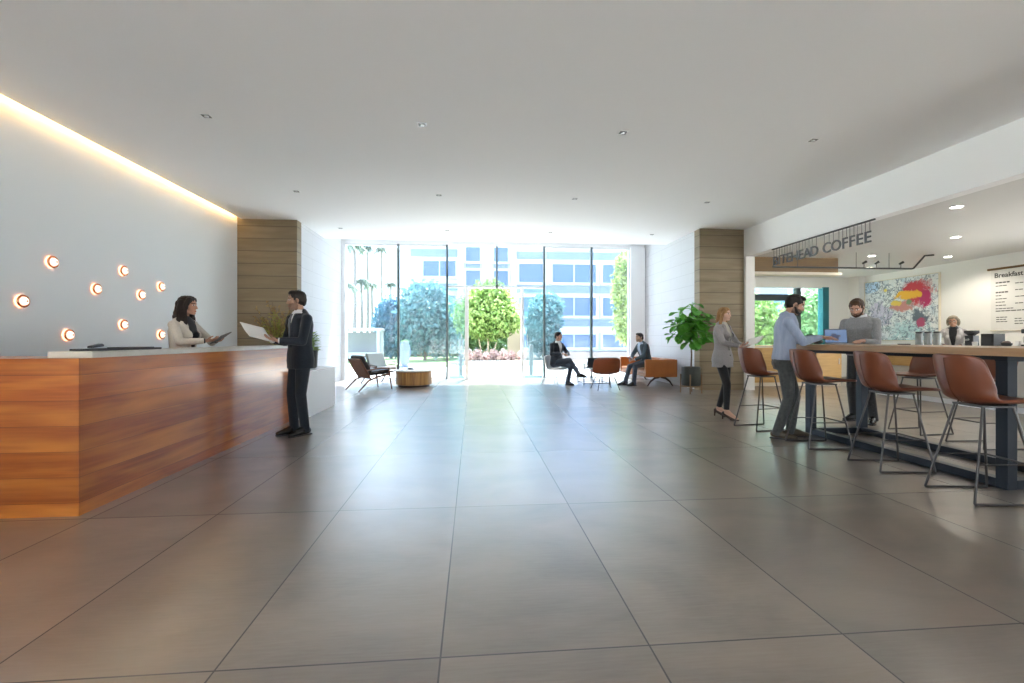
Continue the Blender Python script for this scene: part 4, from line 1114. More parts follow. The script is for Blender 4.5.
    def sleeves(s, m, e=.0, to=1.0, rolled=False):
        q = .86 if s.sex == 'f' else 1
        for i in (0, 1):
            m.limb(s.T((-1, 1)[i] * .06, -.01, .445), s.sh[i], .060 * q + e, .057 * q + e); m.ell(s.sh[i], [.059 * q + e] * 3)
            m.limb(s.sh[i], s.el[i], .059 * q + e, .047 * q + e); m.limb(s.el[i], s.el[i].lerp(s.wr[i], to), .048 * q + e, .034 * q + e, True, False)
    def vfront(s, h, x, inf): rx, ry = s.rad(h); return (ry + inf) * max(0, 1 - (x / (rx + inf)) ** 2) ** .5
    def jacket(s, m, inf=.022, hem=-.16, vlow=.14, vw=.078, lap=True, shirt='white', tie=None, name='jacket', lapel=None):
        mb = MB(); flare = lambda h: max(0, -h) * .10; q2 = .88 if s.sex == 'f' else 1
        s.torso(mb, inf, hem, .505, flare); s.sleeves(mb, .004, .93)
        mb.limb(s.T(-.06, -.050, .515), s.T(.06, -.050, .515), .026, .026)
        for sx in (-1, 1): mb.limb(s.T(sx * .10, -.02, .455), s.T(sx * .030, -.028, .520), .058 * q2, .050 * q2)
        if lap:
            for sx in (-1, 1):
                pts = [(sx * (.016 + vw * u * 1.05), vlow + (.47 - vlow) * u) for u in (0, .35, .7, 1)]
                for (x0, h0), (x1, h1) in zip(pts, pts[1:]):
                    mb.limb(s.T(x0, s.vfront(h0, x0, inf) + .002, h0), s.T(x1, s.vfront(h1, x1, inf) + .002, h1), .017, .019)
        def cut(p):
            t = s.tl(p)
            return t.y > .02 and vlow < t.z < .60 and abs(t.x) < min(.060, .008 + vw * .92 * (t.z - vlow) / (.47 - vlow))
        o = s.put(name, mb, m, .0075, 2, cut)
        mb = MB()
        for h in (vlow - .02, vlow - .11): mb.ell(s.T(.012, s.vfront(h, .01, inf) + flare(h) + .004, h), (.011, .006, .011), s.RT, 10, 6)
        if lap: mb.build('button', 'black', o)
        mb = MB(); s.torso(mb, .007, .0, .535)
        for sx in (-1, 1): mb.limb(s.T(sx * .09, -.02, .455), s.T(0, -.020, .532), .049 * q2, .043 * q2)
        mb.limb(s.T(0, -.012, .47), s.T(0, -.008, .555), .064 * (.86 if s.sex == 'f' else 1), .060 * (.86 if s.sex == 'f' else 1), False, False)
        so_ = s.put('shirt', mb, shirt, .009, 2)
        if s.sex == 'm': s.collar(shirt, s.root, -.006)
        if tie:
            mb = MB(); hs = [.50, .46, .40, .32, .24, .14]; ws = [.018, .015, .022, .028, .034, .036]
            mb.rings([[s.T(sx * w_, s.vfront(h, 0, .006) + (.004 if sy < 0 else .016), h) for sx, sy in ((-1, -1), (1, -1), (1, 1), (-1, 1))] for h, w_ in zip(hs, ws)])
            mb.build('tie', tie, s.root, 60)
        for i in (0, 1):
            mb = MB(); d = (s.wr[i] - s.el[i]).normalized()
            mb.tube([s.wr[i] - d * .035, s.wr[i] - d * .004], .033 * (.86 if s.sex == 'f' else 1), 14); mb.build('cuff', shirt, s.root)
    def shirt(s, m, inf=.014, hem=-.03, collar=True, cm=None, to=.95, name='shirt', loose=0):
        mb = MB(); s.torso(mb, inf, hem, .53, (lambda h: loose if h < .2 else loose * .4)); s.sleeves(mb, 0, to)
        for sx in (-1, 1): mb.limb(s.T(sx * .10, -.02, .455), s.T(sx * .02, -.024, .530), .054, .046)
        o = s.put(name, mb, m, .0075, 2)
        if collar:
            s.collar(cm or m, o, .006)
            pl = MB(); pts = [s.T(0, s.vfront(h, 0, inf) + .003, h) for h in (.47, .38, .28, .18, .08, .0)]
            pl.tube(pts, .008, 6, flat=.5); pl.build('button_placket', m, o)
        return o
    def collar(s, m, par, r0=0):
        cb = MB(); n = 22; rs = []
        for dz, r in ((-.008, .078 + r0), (.036, .066 + r0), (.044, .069 + r0), (.010, .092 + r0)):
            rs.append([s.T(r * sin(.30 + (2 * pi - .60) * k / (n - 1)), r * .95 * cos(.30 + (2 * pi - .60) * k / (n - 1)) - .006, .508 + dz - (.014 if k in (0, n - 1) else 0)) for k in range(n)])
        cb.rings([[r[k] for r in rs] for k in range(n)]); cb.build('collar', m, par)
    def trousers(s, m, slim=0, waist=.09, name='trousers', belt=None):
        mb = MB(); s.torso(mb, .010, -.13, waist)
        for i in (0, 1):
            mb.ell(s.hip[i] + V((0, -.02, -.015)), (.092, .108, .10))
            mb.limb(s.hip[i], s.kn[i], .094 - slim * .3, .066 - slim * .4); mb.ell(s.kn[i], [.064 - slim * .4] * 3)
            e = s.an[i] + (s.an[i] - s.kn[i]).normalized() * (.052 if not s.heel else -.02)
            mb.limb(s.kn[i], e, .065 - slim * .4, .056 - slim, True, False)
        mb.limb(s.hip[0].lerp(s.hip[1], .5) + V((0, .0, -.06)), s.hip[0].lerp(s.hip[1], .5), .07, .09)
        o = s.put(name, mb, m, .0085, 3)
        if belt:
            b = MB(); rs = []
            for h, e in ((waist - .035, .012), (waist - .035, .020), (waist, .020), (waist, .012)):
                rx, ry = s.rad(h); rs.append([s.T((rx + e) * cos(2 * pi * k / 28), (ry + e) * sin(2 * pi * k / 28), h) for k in range(28)])
            b.rings(rs); b.build('belt', belt, s.root)
    def shoes(s, m, sole='black', name='shoe'):
        for i in (0, 1):
            mb = MB(); a = s.an[i]; d = s.toes[i]; fz = a.z - .085 - s.heel
            side = d.cross(V((0, 0, 1)))
            up = (s.kn[i] - a).normalized(); MB().tube([a - up * .03, a + up * .10], [.042, .046], 14).build('sock', 'dark_top', s.root)
            mb.limb(V((a.x, a.y, fz + .05)) - d * .035, V((a.x, a.y, fz + .042)) + d * .085, .040, .042)
            mb.limb(V((a.x, a.y, fz + .040)) + d * .07, V((a.x, a.y, fz + .026)) + d * .185, .044, .028, wide=side, wf=1.08)
            mb.limb(a + V((0, 0, .005)), V((a.x, a.y, fz + .05)) - d * .01, .043, .044, False, True)
            mb.limb(a + V((0, 0, -.008)), V((a.x, a.y, fz + .046)) + d * .10, .043, .038)
            o = s.put(name, mb, m, .0075, 3, floor=fz + .004)
            pl = MB(); ring = []
            pr = [(-.078, .030), (-.06, .038), (0, .040), (.06, .044), (.12, .047), (.17, .042), (.205, .026), (.216, .0)]
            out = [V((a.x, a.y, fz)) + d * y + side * x for y, x in pr] + [V((a.x, a.y, fz)) + d * y - side * x for y, x in pr[::-1][1:]]
            pl.rings([out, [p + V((0, 0, .014)) for p in out]]); pl.build('sole', sole, o, 40)
    def pumps(s, m):
        for i in (0, 1):
            mb = MB(); a = s.an[i]; d = s.toes[i]; hl = s.heel; fz = a.z - .085 - hl; b = V((a.x, a.y, fz))
            mb.limb(b - d * .045 + V((0, 0, .045 + hl)), b + d * .09 + V((0, 0, .028)), .033, .034)
            mb.limb(b + d * .08 + V((0, 0, .028)), b + d * .185 + V((0, 0, .016)), .036, .014, wide=d.cross(V((0, 0, 1))), wf=1.15)
            mb.limb(b - d * .058 + V((0, 0, .035 + hl)), b - d * .062 + V((0, 0, .001)), .017, .010, True, False)
            top = a.z - .030
            def cut(p): 
                u = (p - b).dot(d); return p.z > fz + .052 + hl * .3 and -.03 < u < .11 and p.z > fz + .075 + hl - u * .62
            s.put('shoe', mb, m, .006, 2, cut, fz + .001)
    # ---------------- hair
    def hair(s, style, m):
        mb = MB(); g = .94 if s.sex == 'f' else 1.0
        def E(c, r, rot=None): mb.ell(s.Hd(*[x * g for x in c]), [x * g for x in r], s.RH if rot is None else s.RH @ rot, 22, 16)
        def L(pts, r, wf=1.0, wide=(1, 0, 0)):
            for (a, b) in zip(pts, pts[1:]): mb.limb(s.Hd(*[x * g for x in a]), s.Hd(*[x * g for x in b]), r, r * .92, wide=s.RH @ V(wide), wf=wf)
        E((0, -.020, .036), (.082, .100, .084)); E((0, -.050, .005), (.078, .070, .080))
        if style == 'short':
            E((0, .030, .092), (.058, .048, .026)); E((.020, .045, .088), (.042, .034, .022))
            for x in (-1, 1): E((x * .066, -.004, .030), (.016, .038, .046))
            E((0, -.075, -.035), (.060, .035, .042))
        elif style == 'quiff':
            E((0, .040, .098), (.056, .048, .034)); E((.015, .050, .104), (.036, .034, .028))
            for x in (-1, 1): E((x * .064, -.006, .026), (.015, .036, .042))
            E((0, -.072, -.035), (.058, .034, .040))
        elif style == 'long_wavy':
            E((0, .022, .082), (.062, .055, .038))
            for x in (-1, 1):
                L([(x * .056, .040, .070), (x * .084, .018, .01), (x * .092, .000, -.07), (x * .098, .012, -.15), (x * .094, .020, -.22)], .030, 1.0)
                L([(x * .070, -.04, .03), (x * .094, -.04, -.08), (x * .105, -.035, -.17), (x * .095, -.03, -.245)], .038)
                for k in range(5): E((x * (.098 + .010 * (k % 2)), -.02 + .02 * (k % 2), -.06 - k * .042), (.026, .034, .030))
            L([(0, -.085, .02), (0, -.098, -.10), (0, -.10, -.20), (0, -.098, -.26)], .040, 2.0)
            for k in range(8): E((-.075 + .021 * k, -.105, -.10 - .05 * (k % 3)), (.026, .028, .045))
        elif style == 'long_straight':
            E((0, .024, .080), (.060, .052, .034))
            for x in (-1, 1): L([(x * .054, .040, .066), (x * .078, .010, .0), (x * .084, -.010, -.08), (x * .090, -.022, -.17), (x * .086, -.03, -.24)], .024, 1.0)
            L([(0, -.075, .03), (0, -.092, -.08), (0, -.100, -.18), (0, -.098, -.29)], .034, 2.3)
        elif style == 'bob':
            E((0, .024, .088), (.068, .062, .034)); E((.02, .050, .078), (.050, .034, .030))
            for x in (-1, 1):
                L([(x * .058, .038, .066), (x * .084, .010, .02), (x * .090, -.004, -.045), (x * .082, .004, -.085)], .026)
                E((x * .080, -.03, -.03), (.030, .048, .055))
            E((0, -.082, -.04), (.082, .040, .062))
        o = s.put('hair', mb, m, .0060, 2)
        from mathutils import noise as nz
        ax = s.RH @ V((0, 0, 1)); me = o.data
        for v in me.vertices:
            q = v.co - s.hc; w_ = V((q.x * 95, q.y * 95, q.z * 16))
            v.co += v.normal * (.0045 * nz.noise(w_) + .003 * nz.noise(q * 30))
        me.update()
    def beardmesh(s, m):
        mb = MB()
        def E(c, r, rot=None): mb.ell(s.Hd(*c), r, s.RH, 16, 10)
        E((0, .050, -.088), (.040, .040, .032)); E((0, .078, -.094), (.026, .020, .022))
        for x in (-1, 1):
            mb.limb(s.Hd(x * .064, .008, -.035), s.Hd(x * .046, .045, -.082), .013, .018); mb.limb(s.Hd(x * .046, .045, -.082), s.Hd(x * .018, .078, -.092), .018, .017)
            mb.limb(s.Hd(x * .024, .086, -.078), s.Hd(x * .006, .096, -.058), .006, .006)
        s.put('beard', mb, m, .006, 2)
    def glasses(s, m):
        q = MB(); g = .94
        for x in (-1, 1):
            ring = [s.Hd((x * .032 + .023 * cos(a)) * g, .104 * g - .006 * cos(a) * x * x, (.003 + .018 * sin(a)) * g) for a in [2 * pi * k / 18 for k in range(18)]]
            q.tube(ring, .0028, 6, closed=True); q.tube([s.Hd(x * .055 * g, .100 * g, .006 * g), s.Hd(x * .082 * g, .05 * g, .006), s.Hd(x * .084 * g, -.01, .002)], .0026, 6)
        q.tube([s.Hd(-.010 * g, .105 * g, .008 * g), s.Hd(.010 * g, .105 * g, .008 * g)], .0028, 6)
        q.build('glasses', m, s.root)
    def world(s, p):
        bpy.context.view_layer.update(); return s.root.matrix_world @ V(p)

def fabric(k, c1, c2, scale=60, stretch=(1, 1, 1), rough=.85):
    MT[k] = m_noisy(k, c1, c2, scale, stretch, rough=rough, spec=.25, sheen=.2); return k
fabric('cream_jacket', (.62, .57, .50), (.54, .49, .43)); fabric('navy_suit', (.014, .020, .030), (.022, .029, .040)); fabric('white_shirt', (.78, .79, .82), (.72, .74, .78))
fabric('dark_top', (.02, .02, .024), (.03, .03, .034)); fabric('grey_blazer', (.33, .31, .31), (.26, .245, .245), 90); fabric('black_trousers', (.014, .014, .016), (.022, .022, .024))
fabric('blue_shirt', (.36, .42, .55), (.28, .34, .47), 30, (1, 1, .2)); fabric('grey_jeans', (.050, .055, .056), (.085, .09, .088), 30)
fabric('grey_shirt', (.34, .34, .34), (.24, .24, .25), 80); fabric('charcoal', (.03, .032, .034), (.05, .052, .054)); fabric('light_cardigan', (.42, .40, .385), (.35, .33, .32), 50)
fabric('dark_jacket', (.022, .030, .044), (.035, .044, .060)); fabric('blue_jeans', (.05, .065, .10), (.09, .11, .15), 30); fabric('pale_blouse', (.55, .53, .47), (.46, .44, .38)); fabric('tie_grey', (.16, .17, .21), (.10, .11, .14), 40)
fabric('teal_jacket', (.035, .055, .075), (.055, .08, .10)); fabric('pale_blue_shirt', (.50, .58, .72), (.42, .50, .66))
def hairmat(k, c1, c2): MT[k] = m_noisy(k, c1, c2, 14, (4, 4, .6), rough=.55, spec=.3, bump=.3); return k
hairmat('hair_dark', (.012, .007, .005), (.022, .012, .008)); hairmat('hair_black', (.012, .009, .008), (.024, .018, .014)); hairmat('hair_blonde', (.40, .23, .09), (.26, .135, .05))
hairmat('hair_brown', (.075, .036, .018), (.045, .021, .011)); hairmat('hair_grey', (.30, .26, .19), (.20, .17, .12))
mm('shoe_black', (.014, .013, .013), rough=.25); mm('shoe_brown', (.05, .035, .018), rough=.45); mm('shoe_nude', (.05, .03, .022), rough=.35); mm('tablet_back', (.12, .12, .12), rough=.35)

# 1 receptionist, behind the counter, facing the visitor
p = Person('person in cream blazer with long dark wavy hair standing behind the reception counter', (-3.28, 5.45), -8, 1.70, 'f', lean=3, wr=[(-.11, .33, 1.215), (.10, .36, 1.215)], poles=[(-1, -.5, -.5), (1, -.5, -.5)],
           hands=[((.35, 1, .05), (.35, -.1, 1), 30), ((-.35, 1, .1), (-.25, -.1, 1), 30)], head=(14, 2), skin=(.50, .27, .18), hairc=(.02, .012, .009))
p.jacket('cream_jacket', vlow=.10, vw=.088, shirt='dark_top'); p.trousers('dark_top'); p.shoes('shoe_black'); p.hair('long_wavy', 'hair_dark')
P1 = p
# 2 visitor in suit
p = Person('person in navy suit and grey tie standing at the reception counter holding papers', (-2.17, 5.95), 224, 1.815, 'm', lean=1, wr=[(-.12, .31, 1.14), (.08, .30, 1.14)], poles=[(-.8, -1, -.6), (.8, -1, -.6)],
           hands=[((.30, 1, .15), (.3, -.2, 1), 35), ((-.25, 1, .15), (-.3, -.2, 1), 35)], ank=[(-.08, -.02, .085), (.08, .04, .085)], toes=(10, -4), head=(-20, 4), skin=(.44, .25, .17), hairc=(.014, .010, .008), beard=.55)
p.jacket('navy_suit', vlow=.12, vw=.074, shirt='white_shirt', tie='tie_grey'); p.trousers('navy_suit', .004); p.shoes('shoe_black'); p.hair('short', 'hair_black')
P2 = p
# 3 woman in grey blazer
p = Person('person in grey blazer and black trousers with long blonde hair standing by the brown wall', (3.78, 6.62), -58, 1.655, 'f', pelvis=(0, 0, 1.0), heel=.055, wr=[(-.10, .31, 1.15), (.10, .33, 1.16)], poles=[(-1, -.6, -.5), (1, -.6, -.5)],
           hands=[((.35, 1, .2), (.3, -.2, 1), 30), ((-.3, 1, .25), (-.3, -.2, 1), 30)], ank=[(-.10, -.12, .14), (.12, .13, .14)], toes=(14, 2), head=(2, 2), skin=(.58, .36, .27), hairc=(.30, .17, .07))
p.jacket('grey_blazer', vlow=.12, vw=.085, shirt='pale_blouse', hem=-.18); p.trousers('black_trousers', .014); p.pumps('shoe_nude'); p.hair('long_straight', 'hair_blonde')
P3 = p
# 4 man in blue shirt at the table
p = Person('person in pale blue shirt and dark jeans standing at the bar table end looking down', (3.80, 5.24), -30, 1.775, 'm', pelvis=(0, -.02, .945), lean=1, bend=7, wr=[(-.22, .40, 1.205), (-.04, .36, 1.205)], poles=[(-.7, -.8, -.7), (.7, -.8, -.7)],
           hands=[((.25, 1, -.02), (.1, .1, -1), 22), ((-.2, 1, -.02), (-.1, .1, -1), 22)], ank=[(-.11, .06, .085), (.10, -.10, .085)], toes=(12, -10), head=(-2, 24), skin=(.46, .27, .19), hairc=(.018, .012, .009), beard=.75)
p.shirt('blue_shirt', hem=-.01, loose=.006); p.trousers('grey_jeans', .004, .06); p.shoes('shoe_brown'); p.hair('short', 'hair_black'); p.beardmesh('hair_black')
P4 = p
# 5 man in grey shirt beyond the table
p = Person('person in grey shirt with brown hair and beard standing behind the bar table looking down', (5.60, 6.12), 207, 1.83, 'm', pelvis=(0, -.02, .945), lean=5, bend=12, wr=[(-.14, .36, 1.125), (.15, .36, 1.125)], poles=[(-.35, -1, -.3), (.35, -1, -.3)],
           hands=[((.1, 1, -.05), (.2, .1, -1), 20), ((-.1, 1, -.05), (-.2, .1, -1), 20)], ank=[(-.13, .0, .085), (.12, -.08, .085)], toes=(12, -14), head=(4, 28), skin=(.50, .28, .20), hairc=(.06, .03, .015), beard=.7)
p.shirt('grey_shirt', cm='white_shirt', hem=-.02, loose=.008, to=.9); p.trousers('charcoal', 0, .05); p.shoes('shoe_black'); p.hair('short', 'hair_brown'); p.beardmesh('hair_brown')
# 6 barista
p = Person('person with short grey hair and glasses in pale cardigan behind the coffee counter', (9.76, 8.46), 214, 1.70, 'f', lean=4, bend=8, wr=[(-.12, .26, 1.10), (.12, .26, 1.10)], poles=[(-1, -.5, -.3), (1, -.5, -.3)],
           hands=[((.3, 1, -.3), (.2, -.2, -1), 35), ((-.3, 1, -.3), (-.2, -.2, -1), 35)], head=(0, 12), skin=(.44, .24, .16), hairc=(.25, .21, .15), brow=(.12, .09, .06))
p.jacket('light_cardigan', vlow=.06, vw=.066, lap=True, shirt='dark_top', name='cardigan'); p.trousers('charcoal'); p.shoes('shoe_black'); p.hair('bob', 'hair_grey'); p.glasses('lens_dark')
# 7 seated man, left
p = Person('person in dark jacket and jeans seated in the pale shell chair with legs crossed', (2.22, 11.92), -55, 1.78, 'm', pelvis=(0, -.01, .585), lean=-3, bend=10, wr=[(-.08, .27, .77), (.10, .26, .80)], poles=[(-1, -.5, -.2), (1, -.5, -.2)],
           hands=[((.8, .6, .1), (.1, -.2, -1), 30), ((-.8, .6, .0), (.0, -.2, -1), 30)], ank=[(-.02, .36, .09), (-.17, .60, .30)], toes=(0, 20), knee=((-.15, .5, 1), (-.1, .5, 1)), head=(10, 4), skin=(.48, .27, .20), hairc=(.03, .018, .012))
p.jacket('dark_jacket', vlow=.20, vw=.06, shirt='white_shirt', hem=-.06); p.trousers('blue_jeans', .004); p.shoes('shoe_black'); p.hair('short', 'hair_dark')
# 8 seated man, right, on the sofa
p = Person('person in dark jacket and light blue shirt seated on the tan leather sofa leaning forward', (4.56, 11.60), 192, 1.76, 'm', pelvis=(0, .03, .60), lean=10, bend=14, wr=[(-.08, .42, .66), (.08, .42, .68)], poles=[(-1, -.3, -.3), (1, -.3, -.3)],
           hands=[((.6, .8, -.1), (.2, -.1, -1), 35), ((-.6, .8, -.1), (-.2, -.1, -1), 35)], ank=[(-.13, .48, .085), (.11, .58, .085)], toes=(10, -8), knee=((-.15, .5, 1), (.1, .5, 1)), head=(6, 2), skin=(.47, .28, .20), hairc=(.03, .018, .012), beard=.5)
p.jacket('teal_jacket', vlow=.06, vw=.11, shirt='pale_blue_shirt', hem=-.06); p.trousers('blue_jeans', .004); p.shoes('shoe_black'); p.hair('short', 'hair_dark')
P8 = p

# things held in hands
def sheets(name, label, cat, pos, rz, tilt, w, d, n, m, roll=0):
    o = thing(name, label, cat, pos, rz); rt = M.Rotation(R(roll), 3, 'Y') @ M.Rotation(R(tilt), 3, 'X')
    for k in range(n):
        q = MB(); r2 = M.Rotation(R((k - n / 2) * 3), 3, 'Z')
        def F(u, v, k=k, r2=r2):
            x, y = (u - .5) * w, (v - .5) * d
            return rt @ (r2 @ V((x, y, .004 * k + .012 * cos(u * pi) ** 2 * (1 if k % 2 else .6))))
        q.grid(F, 8, 6).build('sheet', m, o, 180, solid=.0015)
    return o
sheets('paper_sheets', 'white paper sheets held by the man in navy suit', 'paper', P2.world((-.02, .50, 1.225)), P2.root.rotation_euler.z * 180 / pi + 8, 14, .30, .30, 3, 'paper', -34)
sheets('paper_sheets', 'pale papers held by the woman in grey blazer', 'paper', P3.world((0, .485, 1.225)), P3.root.rotation_euler.z * 180 / pi, 16, .21, .24, 3, 'paper', 30)
tb = thing('tablet', 'small grey tablet held by the receptionist', 'tablet', P1.world((0, .47, 1.25)), P1.root.rotation_euler.z * 180 / pi)
rt = M.Rotation(R(26), 3, 'Y') @ M.Rotation(R(20), 3, 'X')
MB().box((0, 0, 0), (.20, .15, .010), rt).build('tablet_body', 'tablet_back', tb, 0, bevel=.004)
MB().box(rt @ V((0, 0, .0055)), (.18, .13, .002), rt).build('screen', 'black', tb, 0)
ph = thing('phone', 'dark phone held by the man seated on the sofa', 'phone', P8.world((0, .53, .70)), P8.root.rotation_euler.z * 180 / pi)
MB().box((0, 0, 0), (.075, .15, .009), M.Rotation(R(25), 3, 'X')).build('phone_body', 'black', ph, 0, bevel=.003)

mm('bollard_grey', (.13, .13, .13), rough=.5, metal=.2)
mm('shelter_grey', (.40, .42, .45), rough=.6); mm('shelter_back', (.22, .22, .24), rough=.7)
# ------------------------------------------------------------------ outside
struct(MB().bx(-90, 90, -60, 110, -.3, -.05).build('ground', 'paving', smooth=0), 'pale sunlit paving outside', 'ground')
tag(MB().bx(-.6, 14, 21.9, 40, -.05, .10).build('planting_bed', 'soil', smooth=0), 'planting bed of bare earth and shrubs opposite the open door', 'planting bed', kind='structure')
tag(MB().bx(-.8, 14, 21.65, 21.9, -.05, .16).build('kerb', 'kerb', smooth=0), 'pale kerb in front of the planting bed', 'kerb', kind='structure')
tag(MB().bx(-24, -.8, 20.8, 44, -.05, -.005).build('grass_verge', 'grass', smooth=0), 'green lawn outside to the left of the door', 'lawn', kind='structure')

def foliage(mb, rng, blobs, n, L, w):
    tot = sum(b[1][0] * b[1][1] * b[1][2] for b in blobs)
    for c, r in blobs:
        c = V(c)
        for _ in range(int(n * r[0] * r[1] * r[2] / tot)):
            d = rdir(rng); q = rng.uniform(.45, 1.05)
            p = c + V((d.x * r[0], d.y * r[1], d.z * r[2])) * q
            leafquad(mb, p, rdir(rng) + V((0, 0, -.3)), rdir(rng) + d, L * rng.uniform(.7, 1.3), w)
def tree(name, label, loc, blobs, m, n, L, trunk, bark='bark', seed=1, group=None, cat='tree'):
    t = thing(name, label, cat, loc, 0, group); rng = random.Random(seed)
    tb = MB()
    for pts, r0, r1 in trunk:
        k = len(pts); tb.tube(pts, [r0 + (r1 - r0) * i / (k - 1) for i in range(k)], 7)
    tb.build('trunk', bark, t)
    f = MB(); foliage(f, rng, blobs, n, L, L * .28); f.build('foliage', m, t, 0)
    return t
tree('courtyard_tree', 'bright green leafy tree standing opposite the open door', (.75, 24.0, .1), [((0, 0, 2.4), (1.7, 1.5, 1.3)), ((-.7, -.2, 1.9), (1.0, 1.0, .7)), ((.8, .1, 2.0), (1.0, 1.0, .7)), ((.1, 0, 3.5), (1.1, 1.1, .7))], 'leaf', 7000, .26,
     [([(0, 0, -.05), (.05, 0, .8), (0, 0, 2.2)], .07, .03), ([(-.25, .1, -.05), (-.4, .1, .9), (-.7, 0, 2.0)], .05, .02), ([(.2, 0, -.05), (.5, .05, 1.0), (.7, 0, 2.0)], .05, .02)], 'bark_pale', 2)
tree('background_tree', 'dense green tree behind the courtyard tree', (-.9, 29.0, .0), [((0, 0, 1.9), (2.0, 1.4, 1.8)), ((2.2, .6, 1.6), (1.6, 1.2, 1.5))], 'leaf_mid', 5000, .32, [([(0, 0, -.05), (0, 0, 1.5)], .1, .06)], 'bark', 3)
tree('shade_tree', 'tree painted with the blue tint of the glass, in front of the office block left of the door', (-2.7, 26.0, -.02), [((0, 0, 2.6), (1.5, 1.3, 1.9)), ((.9, .3, 1.6), (1.2, 1.0, 1.3)), ((-.6, 0, 1.4), (.9, .9, 1.0))], 'leaf_glass_tint', 6000, .30, [([(0, 0, 0), (.05, 0, 1.8)], .1, .05)], 'bark', 4)
tree('shade_tree', 'rounded tree painted with a darker blue glass reflection, beyond the pale urn', (-5.0, 28.5, -.02), [((0, 0, 2.0), (1.05, 1.0, 1.8))], 'leaf_glass_blue', 4000, .28, [([(0, 0, 0), (0, 0, 1.5)], .09, .05)], 'bark', 5)
tree('shade_tree', 'tree painted with the blue tint of the glass, seen through the right hand door panel', (3.95, 25.5, .1), [((0, 0, 1.9), (1.0, 1.1, 1.7)), ((.5, .3, 2.9), (.7, .8, .8))], 'leaf_glass_tint', 4500, .28, [([(0, 0, 0), (0, 0, 1.5)], .08, .05)], 'bark', 6)
tree('climbing_tree', 'tall narrow yellow green tree at the right end of the glass front', (6.55, 18.6, -.05), [((0, 0, 3.3), (.75, .7, 1.4)), ((-.1, 0, 1.9), (.6, .6, .9)), ((.1, 0, 4.4), (.7, .7, .6))], 'leaf_vine', 6000, .20, [([(0, 0, 0), (.05, 0, 1.5), (0, 0, 3.5)], .07, .03)], 'bark', 7)
for i, (x, y, h, r_, lab) in enumerate(((10.5, 16.4, 2.9, 1.05, 'leafy garden tree at the left of the coffee bar window'), (13.1, 16.6, 3.2, 1.05, 'leafy garden tree at the right of the coffee bar window'), (12.2, 20.2, 3.6, 1.7, 'leafy garden tree at the back, seen between the two trees in the coffee bar window'))):
    tree('garden_tree', lab, (x, y, -.05), [((0, 0, h * .62), (r_, 1.0, h * .38)), ((.05, -.1, h * .30), (r_ * .9, .9, h * .30))], 'leaf_mid' if i else 'leaf', 5200, .22, [([(0, 0, 0), (0, 0, h * .6)], .07, .04)], 'bark', 20 + i, 'trees outside the coffee bar window')
rg = random.Random(31)
for i, (x, y, s_) in enumerate(((-.25, 22.4, .55), (.22, 23.0, .6), (.62, 22.35, .45), (1.05, 23.05, .6), (1.5, 22.4, .6), (1.95, 23.05, .5), (2.4, 22.45, .55), (-.30, 23.55, .5))):
    places = ('leftmost at the kerb', 'second from left', 'third from left, small', 'behind, in the middle', 'in front, right of middle', 'second from right, at the back', 'rightmost', 'farthest back by the tree trunk')
    tree('flowering_shrub', 'low pinkish flowering shrub in the planting bed, ' + places[i], (x, y, .1), [((0, 0, s_ * .5), (s_ * .42, s_ * .42, s_ * .5))], 'flower', 330, .11,
         [([(0, 0, 0), (.05, 0, s_ * .5)], .02, .01), ([(0, 0, 0), (-.08, .03, s_ * .5)], .02, .01)], 'bark', 40 + i, 'shrubs in the planting bed', 'shrub')
tag(MB().bx(2.0, 2.72, 25.9, 26.5, .1, 2.5).build('garden_pillar', 'beige_wall', smooth=0), 'beige square garden pillar right of the courtyard tree', 'pillar')
hd = thing('clipped_hedge', 'low clipped dark hedge along the lawn left of the door', 'hedge', (-4.6, 31.5, -.005))
MB().bx(-3.6, 3.6, -.3, .3, 0, .35).build('stems', 'bark', hd, 0)
f = MB(); rg = random.Random(8)
for _ in range(3200): leafquad(f, (rg.uniform(-3.8, 3.8), rg.uniform(-.45, .45), rg.uniform(.02, .62)), rdir(rg), rdir(rg), .16, .05)
f.build('foliage', 'leaf_glass_tint', hd, 0)

# palms
for i, (x, y, h, q_) in enumerate(((-6.55, 25.8, 6.5, 1.0), (-6.95, 29.0, 4.9, 1.0), (-7.3, 32.2, 7.6, 1.2), (-7.7, 35.4, 5.4, 1.1), (-7.6, 38.6, 8.8, 1.4), (-6.2, 22.8, 4.0, .8), (-7.4, 41.8, 6.2, 1.3), (-5.6, 19.8, 5.6, .8))):
    places = ('tall one, second from left', 'short one behind the shelter', 'tall one in the middle', 'short one in the middle distance', 'tall one farther back, near the thin posts', 'short one at the far left', 'farthest one, right beside the office block', 'nearest tall one at the far left')
    t = thing('palm_tree', 'slender palm outside the left glass bays, ' + places[i], 'palm tree', (x, y, -.01), 0, 'palms outside the left glass bays')
    rg = random.Random(60 + i)
    MB().tube([(0, 0, 0), (.06, 0, h * .5), (.02, 0, h)], [.13, .10, .085], 8).build('trunk', 'bark_palm', t)
    f = MB()
    for k in range(21):
        a = 2.4 * k; e = rg.uniform(-.2, .9); Lf = rg.uniform(.95, 1.25) * q_; prev = None
        for s_ in range(9):
            u = s_ / 8; p = V((cos(a) * Lf * u, sin(a) * Lf * u, h + Lf * (e * u - 1.15 * u * u)))
            if prev is not None:
                d = (p - prev).normalized(); side = d.cross(V((0, 0, 1))).normalized()
                for sg_ in (-1, 1):
                    for q_ in (0, .5): leafquad(f, prev.lerp(p, q_), side * sg_ + d * .5 - V((0, 0, .35)), V((0, 0, 1)), .34 * (1 - .5 * u), .03)
            prev = p
    f.build('fronds', 'palm', t, 0)
